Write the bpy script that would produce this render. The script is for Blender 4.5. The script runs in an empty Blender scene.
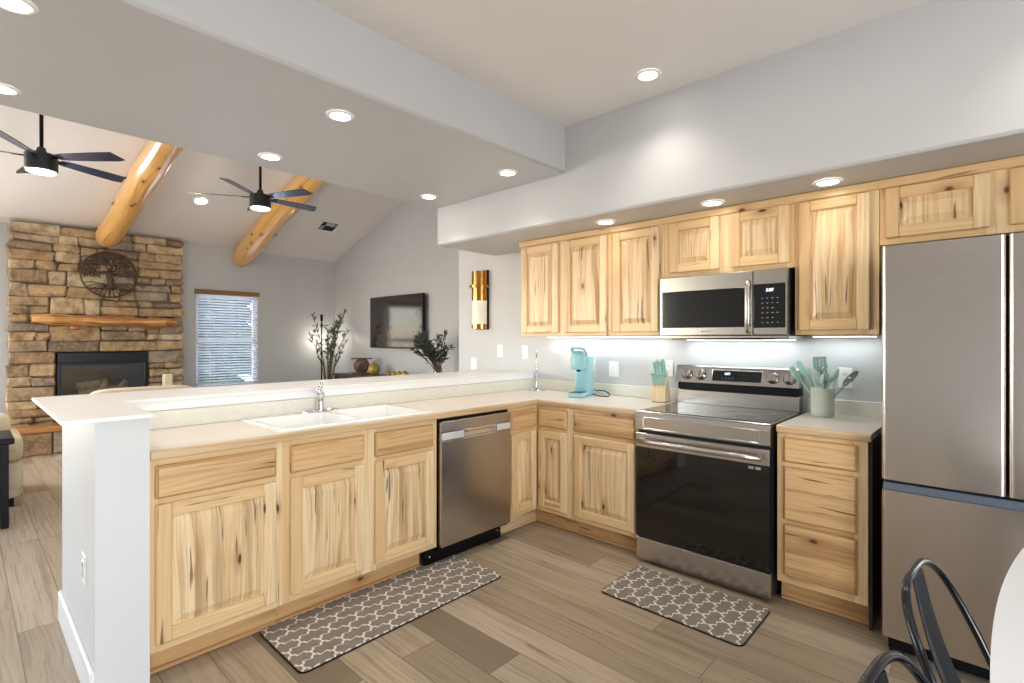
import bpy, bmesh, math, random
from mathutils import Vector, Matrix
R = math.radians
PI = math.pi
S = bpy.context.scene
COL = S.collection

# ------------------------------------------------------------------ camera
cd = bpy.data.cameras.new('camera'); cam = bpy.data.objects.new('camera', cd); COL.objects.link(cam)
cd.sensor_width = 36.0; cd.lens = 18.0; cd.shift_y = -2.5 / 1024; cd.clip_start = 0.05
cam.location = (1.57, -3.4515, 1.3497); cam.rotation_euler = (PI / 2, 0, 0.7486)
S.camera = cam

# ------------------------------------------------------------------ world, exposure, daylight
w = bpy.data.worlds.new('sky'); S.world = w; w.use_nodes = True
nt = w.node_tree; bg = nt.nodes['Background']
sky = nt.nodes.new('ShaderNodeTexSky'); sky.sky_type = 'NISHITA'; sky.sun_disc = False
sky.sun_elevation = R(48); sky.sun_rotation = R(200)
nt.links.new(sky.outputs[0], bg.inputs[0]); bg.inputs[1].default_value = 1.3
S.view_settings.view_transform = 'Standard'; S.view_settings.look = 'None'
S.view_settings.exposure = 0.1; S.view_settings.gamma = 1.0; S.view_settings.use_curve_mapping = False
S.cycles.use_denoising = True; S.cycles.denoising_input_passes = 'RGB_ALBEDO_NORMAL'; S.cycles.denoising_prefilter = 'ACCURATE'; S.cycles.use_adaptive_sampling = False
S.cycles.max_bounces = 10; S.cycles.diffuse_bounces = 6; S.cycles.glossy_bounces = 5; S.cycles.transmission_bounces = 6
S.cycles.sample_clamp_indirect = 6.0

def area(name, loc, rot, sx, sy, power, col=(1, 1, 1)):
    l = bpy.data.lights.new(name, 'AREA'); l.shape = 'RECTANGLE'; l.size = sx; l.size_y = sy
    l.energy = power; l.color = col
    o = bpy.data.objects.new(name, l); o.location = loc; o.rotation_euler = rot; COL.objects.link(o); return o
# daylight from the patio door; the other two are unseen openings added as fill
DAY = (0.95, 0.975, 1.0)
area('daylight_patio_door', (3.86, -3.5, 1.15), (0, R(90), 0), 2.0, 2.3, 100, DAY)
area('added_side_fill', (-7.11, -5.5, 1.5), (0, R(-90), 0), 1.8, 2.6, 190, (1.0, .97, .93))  # unseen opening, added to lift the living room ceiling
area('added_living_fill', (-4.6, -7.22, 1.5), (R(90), 0, 0), 2.6, 1.7, 10, (1.0, .97, .93))  # weak fill from an unseen opening added in the front wall

# ------------------------------------------------------------------ mesh helpers
def rnd(a, b): return random.uniform(a, b)
random.seed(7)

class MB:
    """collects shapes; build() links them as ONE mesh object"""
    def __init__(s):
        s.bm = bmesh.new(); s.uv = s.bm.loops.layers.uv.new('UVMap')
    def _uv(s, faces, g, off=None):
        ou, ov = off if off else (rnd(0, 50), rnd(0, 50))
        o = [i for i in range(3) if i != g]
        for f in faces:
            f.normal_update(); n = f.normal; ax = max(range(3), key=lambda i: abs(n[i]))
            a = o[0] if ax != o[0] else o[1]
            b = g if ax != g else [i for i in o if i != a][0]
            for l in f.loops: l[s.uv].uv = (l.vert.co[a] + ou, l.vert.co[b] + ov)
    def faces(s, vs, fs, g=2, smooth=False, mat=0, M=None, off=None):
        if M is not None: vs = [M @ Vector(v) for v in vs]
        bv = [s.bm.verts.new(v) for v in vs]; out = []
        for f in fs:
            try:
                k = s.bm.faces.new([bv[i] for i in f]); k.smooth = smooth; k.material_index = mat; out.append(k)
            except ValueError: pass
        s._uv(out, g, off); return bv
    def box(s, x0, x1, y0, y1, z0, z1, g=2, b=0.0, mat=0, M=None, jit=0.0):
        x0, x1 = min(x0, x1), max(x0, x1); y0, y1 = min(y0, y1), max(y0, y1); z0, z1 = min(z0, z1), max(z0, z1)
        b = min(b, (x1 - x0) * .45, (y1 - y0) * .45, (z1 - z0) * .45)
        c = ((x0, x1), (y0, y1), (z0, z1)); j = lambda: rnd(-jit, jit) if jit else 0
        if b <= 0:
            vs = [(c[0][i] + j(), c[1][k] + j(), c[2][l] + j()) for i in (0, 1) for k in (0, 1) for l in (0, 1)]
            fs = [(0, 1, 3, 2), (4, 6, 7, 5), (0, 4, 5, 1), (2, 3, 7, 6), (0, 2, 6, 4), (1, 5, 7, 3)]
            return s.faces(vs, fs, g, False, mat, M)
        vs = []; idx = {}
        for i in (0, 1):
            for k in (0, 1):
                for l in (0, 1):
                    e = (i, k, l); jj = (j(), j(), j())
                    for a in range(3):
                        p = [c[d][e[d]] + jj[d] for d in range(3)]
                        for d in range(3):
                            if d != a: p[d] += b if e[d] == 0 else -b
                        idx[e, a] = len(vs); vs.append(p)
        fs = []
        for a in range(3):
            o1, o2 = [d for d in range(3) if d != a]
            for side in (0, 1):
                q = []
                for (u, v) in ((0, 0), (1, 0), (1, 1), (0, 1)):
                    e = [0, 0, 0]; e[a] = side; e[o1] = u; e[o2] = v; q.append(idx[tuple(e), a])
                if (side == 0) != (a == 1): q.reverse()
                fs.append(q)
            for u in (0, 1):
                for v in (0, 1):
                    e0 = [0, 0, 0]; e0[o1] = u; e0[o2] = v; e1 = list(e0); e1[a] = 1
                    q = [idx[tuple(e0), o1], idx[tuple(e0), o2], idx[tuple(e1), o2], idx[tuple(e1), o1]]
                    fs.append(q)
        for i in (0, 1):
            for k in (0, 1):
                for l in (0, 1): fs.append([idx[(i, k, l), a] for a in range(3)])
        n0 = len(s.bm.faces); r = s.faces(vs, fs, g, False, mat, M)
        s.bm.faces.ensure_lookup_table()
        bmesh.ops.recalc_face_normals(s.bm, faces=s.bm.faces[n0:])
        return r
    def prism(s, poly, ax, a0, a1, g=2, smooth=False, mat=0, M=None):
        n = len(poly)
        def P(p, a): return (a, p[0], p[1]) if ax == 0 else (p[0], a, p[1]) if ax == 1 else (p[0], p[1], a)
        vs = [P(p, a0) for p in poly] + [P(p, a1) for p in poly]
        fs = [tuple(range(n))[::-1], tuple(range(n, 2 * n))] + [(i, (i + 1) % n, n + (i + 1) % n, n + i) for i in range(n)]
        n0 = len(s.bm.faces); s.faces(vs, fs, g, smooth, mat, M); s.bm.faces.ensure_lookup_table()
        bmesh.ops.recalc_face_normals(s.bm, faces=s.bm.faces[n0:])
    def lathe(s, prof, n=32, M=None, mat=0, smooth=True, sx=1, sy=1, g=2, arc=2 * PI):
        """prof: (r, z) from bottom to top; closes on the axis where r == 0"""
        vs = []; rings = []; full = arc > 6.28; m = n if full else n + 1
        for r, z in prof:
            if r <= 1e-6: rings.append([len(vs)]); vs.append((0, 0, z))
            else:
                rings.append(list(range(len(vs), len(vs) + m)))
                vs += [(sx * r * math.cos(arc * i / n), sy * r * math.sin(arc * i / n), z) for i in range(m)]
        fs = []
        for a, b in zip(rings, rings[1:]):
            for i in range(n):
                k = (i + 1) % m
                if len(a) == 1 and len(b) == 1: continue
                if len(a) == 1: fs.append((a[0], b[k], b[i]))
                elif len(b) == 1: fs.append((a[i], a[k], b[0]))
                else: fs.append((a[i], a[k], b[k], b[i]))
        return s.faces(vs, fs, g, smooth, mat, M)
    def tube(s, pts, rad, n=10, cap=True, mat=0, smooth=True, closed=False, flat=1.0, M=None, grainuv=False):
        pts = [Vector(p) for p in pts]; m = len(pts)
        rad = rad if isinstance(rad, (list, tuple)) else [rad] * m
        T = []
        for i in range(m):
            a = pts[i - 1] if (i or closed) else pts[0]; b = pts[(i + 1) % m] if (i < m - 1 or closed) else pts[-1]
            T.append((b - a).normalized())
        up = Vector((0, 0, 1)) if abs(T[0].z) < .9 else Vector((1, 0, 0))
        N = (up - T[0] * up.dot(T[0])).normalized(); vs = []; L = 0; Ls = []
        for i in range(m):
            N = (N - T[i] * N.dot(T[i])).normalized(); B = T[i].cross(N)
            if i: L += (pts[i] - pts[i - 1]).length
            Ls.append(L)
            vs += [pts[i] + (N * math.cos(2 * PI * k / n) * flat + B * math.sin(2 * PI * k / n)) * rad[i] for k in range(n)]
        fs = []
        for i in range(m if closed else m - 1):
            for k in range(n):
                k2 = (k + 1) % n; i2 = (i + 1) % m
                fs.append((i * n + k, i2 * n + k, i2 * n + k2, i * n + k2))
        if cap and not closed: fs += [tuple(range(n)), tuple(range((m - 1) * n, m * n))[::-1]]
        n0 = len(s.bm.faces); bv = s.faces(vs, fs, 2, smooth, mat, M); s.bm.faces.ensure_lookup_table()
        if grainuv:
            ix = {v: i for i, v in enumerate(bv)}; ro = rnd(0, 40)
            for f in s.bm.faces[n0:]:
                ks = [ix[l.vert] % n for l in f.loops]
                for l, k in zip(f.loops, ks):
                    kk = k + n if (max(ks) - min(ks) > n / 2 and k < n / 2) else k
                    i = ix[l.vert] // n; l[s.uv].uv = (2 * PI * rad[i] * kk / n + ro, Ls[i] + ro)
        bmesh.ops.recalc_face_normals(s.bm, faces=s.bm.faces[n0:])
        return bv
    def ball(s, c, r, n=16, m=10, mat=0, sc=(1, 1, 1), M=None):
        T = Matrix.Translation(c) @ Matrix.Diagonal((sc[0], sc[1], sc[2], 1))
        if M is not None: T = M @ T
        s.lathe([(r * math.sin(PI * i / m), -r * math.cos(PI * i / m)) for i in range(m + 1)], n, T, mat)
    def build(s, name, mats, parent=None, loc=None, rz=0.0, kind=None, auto=None):
        me = bpy.data.meshes.new(name); s.bm.to_mesh(me); s.bm.free()
        for m in (mats if isinstance(mats, (list, tuple)) else [mats]): me.materials.append(m)
        if auto: me.set_sharp_from_angle(angle=R(auto))
        o = bpy.data.objects.new(name, me); COL.objects.link(o)
        if parent is not None: o.parent = parent
        if loc is not None: o.location = loc
        if rz: o.rotation_euler = (0, 0, rz)
        if kind: o['kind'] = kind
        return o

def tag(o, label, cat, group=None):
    o['label'] = label; o['category'] = cat
    if group: o['group'] = group
    return o
def thing(name, label, cat, loc=(0, 0, 0), rz=0.0, group=None):
    o = bpy.data.objects.new(name, None); o.empty_display_size = .05; COL.objects.link(o)
    o.location = loc; o.rotation_euler = (0, 0, rz); return tag(o, label, cat, group)
def dup(root, loc, label, rz=None):
    r = root.copy(); COL.objects.link(r); r.location = loc; r['label'] = label
    if rz is not None: r.rotation_euler = (0, 0, rz)
    for ch in list(root.children):
        c = ch.copy(); COL.objects.link(c); c.parent = r
        for g in ch.children:
            d = g.copy(); COL.objects.link(d); d.parent = c
    return r
def rot(ax, deg, c=(0, 0, 0)):
    c = Vector(c); return Matrix.Translation(c) @ Matrix.Rotation(R(deg), 4, ax) @ Matrix.Translation(-c)
def T(*p): return Matrix.Translation(p)
def lettering(name, body, size, mat, parent, loc, rotation, depth=.0006, align='CENTER'):
    c = bpy.data.curves.new(name, 'FONT'); c.body = body; c.size = size; c.extrude = depth; c.align_x = align; c.align_y = 'CENTER'
    tmp = bpy.data.objects.new(name, c); COL.objects.link(tmp); bpy.context.view_layer.update()
    me = bpy.data.meshes.new_from_object(tmp.evaluated_get(bpy.context.evaluated_depsgraph_get())); bpy.data.objects.remove(tmp); bpy.data.curves.remove(c)
    me.name = name; me.materials.clear(); me.materials.append(mat)
    o = bpy.data.objects.new(name, me); COL.objects.link(o); o.parent = parent; o.location = loc; o.rotation_euler = rotation
    return o

# ------------------------------------------------------------------ materials
def srgb(r, g, b):
    f = lambda c: (c / 255) / 12.92 if c / 255 <= .04045 else ((c / 255 + .055) / 1.055) ** 2.4
    return (f(r), f(g), f(b), 1)
class NG:
    def __init__(s, name):
        s.m = bpy.data.materials.new(name); s.m.use_nodes = True; s.t = s.m.node_tree
        s.b = s.t.nodes['Principled BSDF']
    def n(s, typ, **k):
        x = s.t.nodes.new('ShaderNode' + typ)
        for a, v in k.items(): setattr(x, a, v)
        return x
    def l(s, a, b): s.t.links.new(a, b)
    def set(s, sock, v):
        if hasattr(v, 'is_output'): s.l(v, sock)
        else: sock.default_value = v
    def math(s, op, a, b=0.0, c=None, clamp=False):
        x = s.n('Math', operation=op, use_clamp=clamp); s.set(x.inputs[0], a); s.set(x.inputs[1], b)
        if c is not None: s.set(x.inputs[2], c)
        return x.outputs[0]
    def xyz(s, a, b, c=0.0):
        x = s.n('CombineXYZ'); s.set(x.inputs[0], a); s.set(x.inputs[1], b); s.set(x.inputs[2], c); return x.outputs[0]
    def sep(s, v):
        x = s.n('SeparateXYZ'); s.l(v, x.inputs[0]); return x.outputs
    def noise(s, v, scale=1.0, detail=2.0, rough=.5, dist=0.0):
        x = s.n('TexNoise'); s.l(v, x.inputs['Vector']); x.inputs['Scale'].default_value = scale
        x.inputs['Detail'].default_value = detail; x.inputs['Roughness'].default_value = rough; x.inputs['Distortion'].default_value = dist
        return x.outputs[0]
    def ramp(s, f, stops, const=False):
        x = s.n('ValToRGB'); s.set(x.inputs[0], f); e = x.color_ramp.elements
        if const: x.color_ramp.interpolation = 'CONSTANT'
        while len(e) < len(stops): e.new(.5)
        for q, (p, c) in zip(e, stops):
            q.position = p; q.color = c if isinstance(c, tuple) else (c, c, c, 1)
        return x.outputs[0]
    def mix(s, f, a, b, mode='MIX'):
        x = s.n('Mix', data_type='RGBA', blend_type=mode)
        s.set(x.inputs[0], f); s.set(x.inputs[6], a); s.set(x.inputs[7], b); return x.outputs[2]
    def obj(s): return s.n('TexCoord').outputs['Object']
    def uv(s): return s.n('TexCoord').outputs['UV']
    def bump(s, h, strength=.2, dist=.002):
        x = s.n('Bump'); x.inputs['Strength'].default_value = strength; x.inputs['Distance'].default_value = dist
        s.l(h, x.inputs['Height']); s.l(x.outputs[0], s.b.inputs['Normal'])
    def fin(s, col, rough=.5, metal=0.0, coat=0.0, spec=.5):
        s.set(s.b.inputs['Base Color'], col); s.set(s.b.inputs['Roughness'], rough); s.b.inputs['Metallic'].default_value = metal
        s.b.inputs['Coat Weight'].default_value = coat; s.b.inputs['Coat Roughness'].default_value = .15
        s.b.inputs['Specular IOR Level'].default_value = spec
        return s.m
def plain(name, col, rough=.5, metal=0.0, coat=0.0, spec=.5, nscale=30, namt=.06, bump=0.0, bscale=200):
    """a surface of one colour with a faint procedural unevenness"""
    g = NG(name); v = g.obj(); f = g.noise(v, nscale, 3)
    lo = tuple(c * (1 - namt) for c in col[:3]) + (1,); hi = tuple(min(1, c * (1 + namt)) for c in col[:3]) + (1,)
    c = g.ramp(f, [(.3, lo), (.7, hi)])
    if bump: g.bump(g.noise(v, bscale, 2), bump, .001)
    return g.fin(c, rough, metal, coat, spec)
def glow(name, col, strength):
    g = NG(name); g.fin((col[0], col[1], col[2], 1), .4)
    g.b.inputs['Emission Color'].default_value = (col[0], col[1], col[2], 1); g.b.inputs['Emission Strength'].default_value = strength
    return g.m
def wood(name, cols, dark, streak=.75, knots=True, rough=.42, coat=.25, grain=.75, blot=.62, brown=(120, 78, 42)):
    g = NG(name); u, v, _ = g.sep(g.uv())
    isl = g.n('NewGeometry').outputs['Random Per Island']
    wob = g.noise(g.xyz(g.math('MULTIPLY', u, 5), g.math('MULTIPLY', v, .9)), 1, 3)
    uu = g.math('ADD', u, g.math('MULTIPLY', wob, .10))
    base = g.ramp(isl, cols)
    n1 = g.noise(g.xyz(g.math('MULTIPLY', uu, 70), g.math('MULTIPLY', v, 1.6)), 1, 5, .62)
    c = g.mix(g.math('MULTIPLY', g.ramp(n1, [(.46, 0.0), (.64, 1.0)]), grain), base, srgb(*dark))
    n2 = g.noise(g.xyz(g.math('MULTIPLY', uu, 16), g.math('MULTIPLY', v, .55)), 1, 2, .5)
    c = g.mix(g.math('MULTIPLY', g.ramp(n2, [(blot - .05, 0.0), (blot + .07, 1.0)]), .55), c, srgb(*brown))
    n3 = g.noise(g.xyz(g.math('MULTIPLY', uu, 48), g.math('MULTIPLY', v, 2.2)), 1.13, 2, .5)
    c = g.mix(g.math('MULTIPLY', g.ramp(n3, [(streak - .02, 0.0), (streak + .03, 1.0)]), .8), c, srgb(88, 54, 30))
    if knots:
        vo = g.n('TexVoronoi', voronoi_dimensions='2D'); vo.inputs['Scale'].default_value = 1
        g.l(g.xyz(g.math('MULTIPLY', u, 5.0), g.math('MULTIPLY', v, 2.6)), vo.inputs['Vector'])
        pick = g.math('GREATER_THAN', g.sep(vo.outputs['Color'])[0], .62)
        d = g.math('ADD', vo.outputs['Distance'], g.math('MULTIPLY', g.math('SUBTRACT', n1, .5), .10))
        k1 = g.math('MULTIPLY', g.ramp(d, [(.03, 1.0), (.22, 0.0)]), pick)
        c = g.mix(g.math('MULTIPLY', k1, .55), c, srgb(150, 98, 50))
        k2 = g.math('MULTIPLY', g.ramp(d, [(.028, 1.0), (.062, 0.0)]), pick)
        c = g.mix(g.math('MULTIPLY', k2, .9), c, srgb(58, 34, 20))
    g.bump(n1, .08, .001)
    return g.fin(c, rough, 0, coat)
HICK = wood('hickory', [(0.0, srgb(230, 202, 157)), (.3, srgb(221, 186, 137)), (.55, srgb(236, 211, 170)), (.78, srgb(214, 174, 122)), (1.0, srgb(188, 142, 92))], (188, 142, 92), streak=.67, blot=.60, brown=(142, 96, 56))
HICKF = wood('hickory_sapwood', [(0.0, srgb(231, 200, 152)), (.4, srgb(221, 185, 134)), (.75, srgb(235, 208, 165)), (1.0, srgb(211, 171, 118))], (204, 164, 116), streak=.70, blot=.645, grain=.6, brown=(160, 112, 68))
HICK_EDGE = wood('hickory_counter_edge', [(0.0, srgb(222, 194, 154)), (1.0, srgb(208, 176, 134))], (180, 144, 104), knots=False)
PINE = wood('varnished_pine_log', [(0.0, srgb(230, 184, 116)), (1.0, srgb(222, 172, 100))], (202, 140, 72), streak=.74, rough=.22, coat=.8, grain=.6, brown=(160, 92, 36))
CEDAR = wood('cedar_mantel', [(0.0, srgb(214, 160, 92)), (1.0, srgb(204, 144, 78))], (150, 88, 42), streak=.62, rough=.35, coat=.4, blot=.5, brown=(128, 58, 28))
BLOCKW = wood('pale_block_wood', [(0.0, srgb(236, 212, 176)), (1.0, srgb(228, 202, 164))], (214, 182, 140), knots=False)
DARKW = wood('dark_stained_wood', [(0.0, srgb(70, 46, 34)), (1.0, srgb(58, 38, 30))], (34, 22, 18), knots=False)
REDW = wood('red_brown_wood', [(0.0, srgb(100, 54, 34)), (1.0, srgb(80, 42, 28))], (56, 28, 18), knots=False)
VALW = wood('valance_wood', [(0.0, srgb(150, 116, 66)), (1.0, srgb(140, 106, 60))], (112, 82, 44), knots=False)

def paint(name, c, rough=.55):
    g = NG(name); v = g.obj(); n = g.noise(v, 3.0, 3)
    col = g.mix(n, tuple(x * .97 for x in c[:3]) + (1,), tuple(min(1, x * 1.03) for x in c[:3]) + (1,))
    g.bump(g.noise(v, 55, 3, .6), .10, .004)
    return g.fin(col, rough, spec=.35)
WALL = paint('wall_paint', srgb(195, 195, 195), .42)
CEIL = paint('ceiling_paint', srgb(232, 228, 224), .5)
PIER = plain('white_pier_paint', srgb(213, 213, 213), .45, nscale=3, namt=.01)
TRIM = plain('white_trim', srgb(240, 240, 241), .35, nscale=3, namt=.01)

def floor_mat():
    g = NG('plank_floor'); x, y, z = g.sep(g.obj()); PW, PL = .182, 1.45
    ry = g.math('DIVIDE', y, PW); row = g.math('FLOOR', ry)
    sh = g.math('FRACT', g.math('MULTIPLY', g.math('SINE', g.math('MULTIPLY', row, 12.9898)), 437.585))
    rx = g.math('ADD', g.math('DIVIDE', x, PL), sh); colm = g.math('FLOOR', rx)
    wn = g.n('TexWhiteNoise', noise_dimensions='2D'); g.l(g.xyz(row, colm), wn.inputs['Vector']); pid = wn.outputs['Value']
    def edge(r, w_): f = g.math('FRACT', r); return g.math('MULTIPLY', g.math('MINIMUM', f, g.math('SUBTRACT', 1, f)), w_)
    joint = g.ramp(g.math('MINIMUM', edge(ry, PW), edge(rx, PL)), [(.0008, 1.0), (.0026, 0.0)])
    base = g.ramp(pid, [(0, srgb(120, 105, 87)), (.22, srgb(164, 147, 124)), (.5, srgb(186, 170, 148)), (.68, srgb(146, 129, 107)), (.85, srgb(196, 181, 160)), (1, srgb(160, 143, 120))])
    off = g.math('MULTIPLY', pid, 37)
    yy = g.math('ADD', y, g.math('MULTIPLY', g.noise(g.xyz(g.math('MULTIPLY', x, 2.4), g.math('MULTIPLY', y, 6), off), 1, 3), .05))
    n1 = g.noise(g.xyz(g.math('MULTIPLY', x, 2.0), g.math('MULTIPLY', yy, 85), off), 1, 5, .62)
    c = g.mix(g.math('MULTIPLY', g.ramp(n1, [(.47, 0.0), (.68, 1.0)]), .55), base, srgb(112, 97, 78))
    n2 = g.noise(g.xyz(g.math('MULTIPLY', x, 1.3), g.math('MULTIPLY', yy, 14), off), 1, 3, .5)
    c = g.mix(g.math('MULTIPLY', g.ramp(n2, [(.55, 0.0), (.72, 1.0)]), .45), c, srgb(126, 108, 88))
    n3 = g.noise(g.xyz(g.math('MULTIPLY', x, 4), g.math('MULTIPLY', yy, 42), off), 1, 2, .5)
    c = g.mix(g.math('MULTIPLY', g.ramp(n3, [(.68, 0.0), (.75, 1.0)]), .55), c, srgb(98, 82, 64))
    c = g.mix(g.math('MULTIPLY', joint, .75), c, srgb(84, 72, 58))
    g.bump(g.math('SUBTRACT', g.math('MULTIPLY', n1, .2), joint), .25, .001)
    return g.fin(c, g.math('ADD', .36, g.math('MULTIPLY', n1, .16)), spec=.4)
FLOOR = floor_mat()
def lam_mat():
    g = NG('counter_laminate'); x, y, z = g.sep(g.obj())
    n = g.noise(g.xyz(g.math('MULTIPLY', x, 60), g.math('MULTIPLY', y, 3)), 1, 3)
    s2 = g.noise(g.obj(), 260, 2)
    c = g.mix(n, srgb(231, 221, 208), srgb(218, 207, 193)); c = g.mix(g.math('MULTIPLY', g.ramp(s2, [(.6, 0.0), (.75, 1.0)]), .25), c, srgb(190, 176, 154))
    return g.fin(c, .32, spec=.5)
LAM = lam_mat()
LAMSPL = plain('cream_laminate', srgb(225, 221, 208), .35, nscale=40, namt=.03)
CAP = plain('white_bar_laminate', srgb(243, 240, 236), .3, nscale=4, namt=.02)
def steel_mat(name, c, rough, ax):
    g = NG(name); x, y, z = g.sep(g.obj()); s = [4.0, 4.0, 4.0]; k = [500.0] * 3; k[ax] = 3.0
    n = g.noise(g.xyz(g.math('MULTIPLY', x, k[0]), g.math('MULTIPLY', y, k[1]), g.math('MULTIPLY', z, k[2])), 1, 2)
    col = g.mix(n, tuple(a * .9 for a in c[:3]) + (1,), tuple(min(1, a * 1.06) for a in c[:3]) + (1,))
    r = g.math('ADD', rough - .05, g.math('MULTIPLY', n, .1))
    return g.fin(col, r, 1.0)
STEEL = steel_mat('brushed_steel', srgb(196, 191, 186), .25, 0)
STEELV = steel_mat('brushed_steel_fridge', srgb(205, 198, 191), .24, 0)
CHROME = plain('chrome', srgb(225, 225, 228), .08, 1.0, nscale=5, namt=.02)
BLKGLASS = plain('black_glass', srgb(8, 8, 8), .04, 0, .32, nscale=4, namt=.1)
BLKPLA = plain('black_plastic', srgb(8, 8, 10), .4, spec=.22, nscale=40)
DKGREY = plain('dark_grey_metal', srgb(60, 61, 63), .35, .6, nscale=20)
BLKMET = plain('glossy_black_metal', srgb(4, 7, 20), .14, .0, .2, nscale=10)
CERAM = plain('white_enamel', srgb(244, 243, 240), .12, 0, .4, nscale=3, namt=.01)
WPLATE = plain('white_switch_plastic', srgb(240, 240, 238), .3, nscale=10, namt=.01)
MINT = plain('mint_plastic', srgb(158, 200, 188), .4, nscale=20, namt=.03)
MINTL = plain('pale_mint_silicone', srgb(186, 214, 198), .45, nscale=20, namt=.03)
CROCK = plain('pale_sage_ceramic', srgb(208, 219, 206), .3, 0, .2, nscale=8, namt=.02)
TEAL = plain('aqua_plastic', srgb(146, 196, 204), .3, 0, .2, nscale=8, namt=.02)
BRASS = plain('copper_brass', srgb(196, 142, 78), .18, 1.0, nscale=40, namt=.12)
CREAMG = glow('cream_glass', (.88, .82, .68), .15)
FABRIC = plain('beige_upholstery', srgb(212, 198, 172), .9, nscale=60, namt=.08, bump=.4, bscale=350)
CANDLE = plain('ivory_wax', srgb(240, 228, 196), .5, nscale=10, namt=.02)
GOLD = plain('gold_paint', srgb(190, 158, 78), .3, .7, nscale=30, namt=.15)
LEAF = plain('olive_leaves', srgb(92, 104, 78), .5, nscale=40, namt=.35)
LEAF2 = plain('dark_leaves', srgb(62, 72, 60), .5, nscale=40, namt=.35)
BARK = plain('brown_bark', srgb(98, 82, 62), .8, nscale=60, namt=.3, bump=.4)
RUST = plain('rusted_iron', srgb(84, 66, 56), .5, .5, nscale=35, namt=.35, bump=.3, bscale=120)
LENS = glow('lamp_lens', (1.0, .96, .88), 14.0)
FANLENS = glow('fan_lamp_lens', (1.0, .95, .86), 9.0)
LEDM = glow('led_strip', (.86, .95, 1.0), 6.0)
CLOCKG = glow('clock_digits', (.6, .72, 1.0), 3.0)
GREYPRINT = plain('grey_printed_marks', srgb(150, 148, 145), .5, nscale=50)
SHUTTER = plain('white_blind_slats', srgb(236, 236, 238), .45, nscale=10, namt=.01)
def glass_mat(name, c=(1, 1, 1, 1), rough=.0):
    g = NG(name); n = g.noise(g.obj(), 2.0, 1); g.b.inputs['Transmission Weight'].default_value = 1.0
    g.b.inputs['IOR'].default_value = 1.45
    return g.fin(g.mix(n, c, tuple(min(1, x * 1.01) for x in c[:3]) + (1,)), rough)
GLASS = glass_mat('clear_glass'); TANK = glass_mat('clear_tank', srgb(225, 235, 238), .05)
def stone_mat():
    g = NG('stacked_stone'); v = g.obj(); isl = g.n('NewGeometry').outputs['Random Per Island']
    base = g.ramp(isl, [(0, srgb(214, 190, 154)), (.16, srgb(194, 162, 120)), (.30, srgb(164, 144, 122)), (.42, srgb(224, 204, 170)), (.55, srgb(136, 116, 98)), (.68, srgb(206, 174, 130)), (.8, srgb(158, 148, 138)), (.9, srgb(186, 152, 114)), (1, srgb(116, 102, 90))])
    n1 = g.noise(v, 7, 5, .65); n2 = g.noise(v, 26, 4, .6)
    c = g.mix(g.math('MULTIPLY', g.ramp(n1, [(.42, 0.0), (.66, 1.0)]), .7), base, srgb(96, 76, 60))
    c = g.mix(g.math('MULTIPLY', g.ramp(n2, [(.5, 0.0), (.72, 1.0)]), .5), c, srgb(216, 190, 146))
    g.bump(g.math('ADD', n1, g.math('MULTIPLY', n2, .5)), .7, .02)
    return g.fin(c, .8, spec=.3)
STONE = stone_mat(); MORTAR = plain('grey_mortar', srgb(96, 84, 72), .9, nscale=30, namt=.15)
def rug_mat():
    g = NG('trellis_mat_cloth'); x, y, z = g.sep(g.obj())
    A = g.math('MULTIPLY', x, 2 * PI / .124); B = g.math('MULTIPLY', y, 2 * PI / .140)
    # two families of wavy lines crossing in a lattice
    p = g.math('MULTIPLY', g.math('ADD', A, B), .5); q = g.math('MULTIPLY', g.math('SUBTRACT', A, B), .5)
    def wav(t): return g.math('ADD', g.math('MULTIPLY', g.math('SINE', g.math('MULTIPLY', t, 2)), .44), g.math('MULTIPLY', g.math('SINE', g.math('MULTIPLY', t, 6)), .20))
    l1 = g.math('ABSOLUTE', g.math('COSINE', g.math('ADD', p, wav(q)))); l2 = g.math('ABSOLUTE', g.math('COSINE', g.math('ADD', q, wav(p))))
    d = g.math('MINIMUM', l1, l2); line = g.ramp(d, [(.13, 1.0), (.20, 0.0)])
    wv = g.noise(g.obj(), 240, 2); n = g.noise(g.obj(), 18, 3)
    gcol = g.mix(g.math('MULTIPLY', g.math('ADD', wv, n), .5), srgb(104, 96, 87), srgb(162, 151, 139))
    c = g.mix(line, gcol, srgb(226, 221, 212)); g.bump(g.math('ADD', wv, line), .3, .001)
    return g.fin(c, .8, spec=.2)
RUGM = rug_mat()
def tvm():
    g = NG('tv_screen'); n = g.noise(g.obj(), 2.2, 4); c = g.ramp(n, [(.3, srgb(14, 13, 16)), (.55, srgb(52, 42, 40)), (.75, srgb(92, 76, 66))])
    return g.fin(c, .07, 0, .6)
TVM = tvm()

# ------------------------------------------------------------------ the room shell
def struct(name, mb, mat, auto=None): return mb.build(name, mat, kind='structure', auto=auto)
ZC = 2.76
def zl(x): return 2.738 + (x + 7.05) / 3          # living room ceiling height
m = MB(); m.box(-7.25, 3.95, -7.3, 1.35, -.1, 0); struct('floor', m, FLOOR)
m = MB(); m.prism([(-7.17, 0), (-2.373, 0), (-2.373, zl(-2.373)), (-7.17, zl(-7.17))], 1, 1.139, 1.26); struct('wall_rear', m, WALL)
m = MB(); m.prism([(.06, 0), (1.139, 0), (1.139, 4.2), (.06, 4.2)], 0, -2.373, -2.25); struct('wall_return', m, WALL)
m = MB(); m.prism([(-2.25, 0), (3.92, 0), (3.92, ZC), (-1.80, ZC), (-1.80, zl(-1.80)), (-2.373, zl(-2.373)), (-2.373, 0)], 1, 0, .12); struct('wall_back', m, WALL)
WY0, WY1, WZ0, WZ1 = -1.073, -.206, .62, 2.04      # living room window
m = MB()
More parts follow.
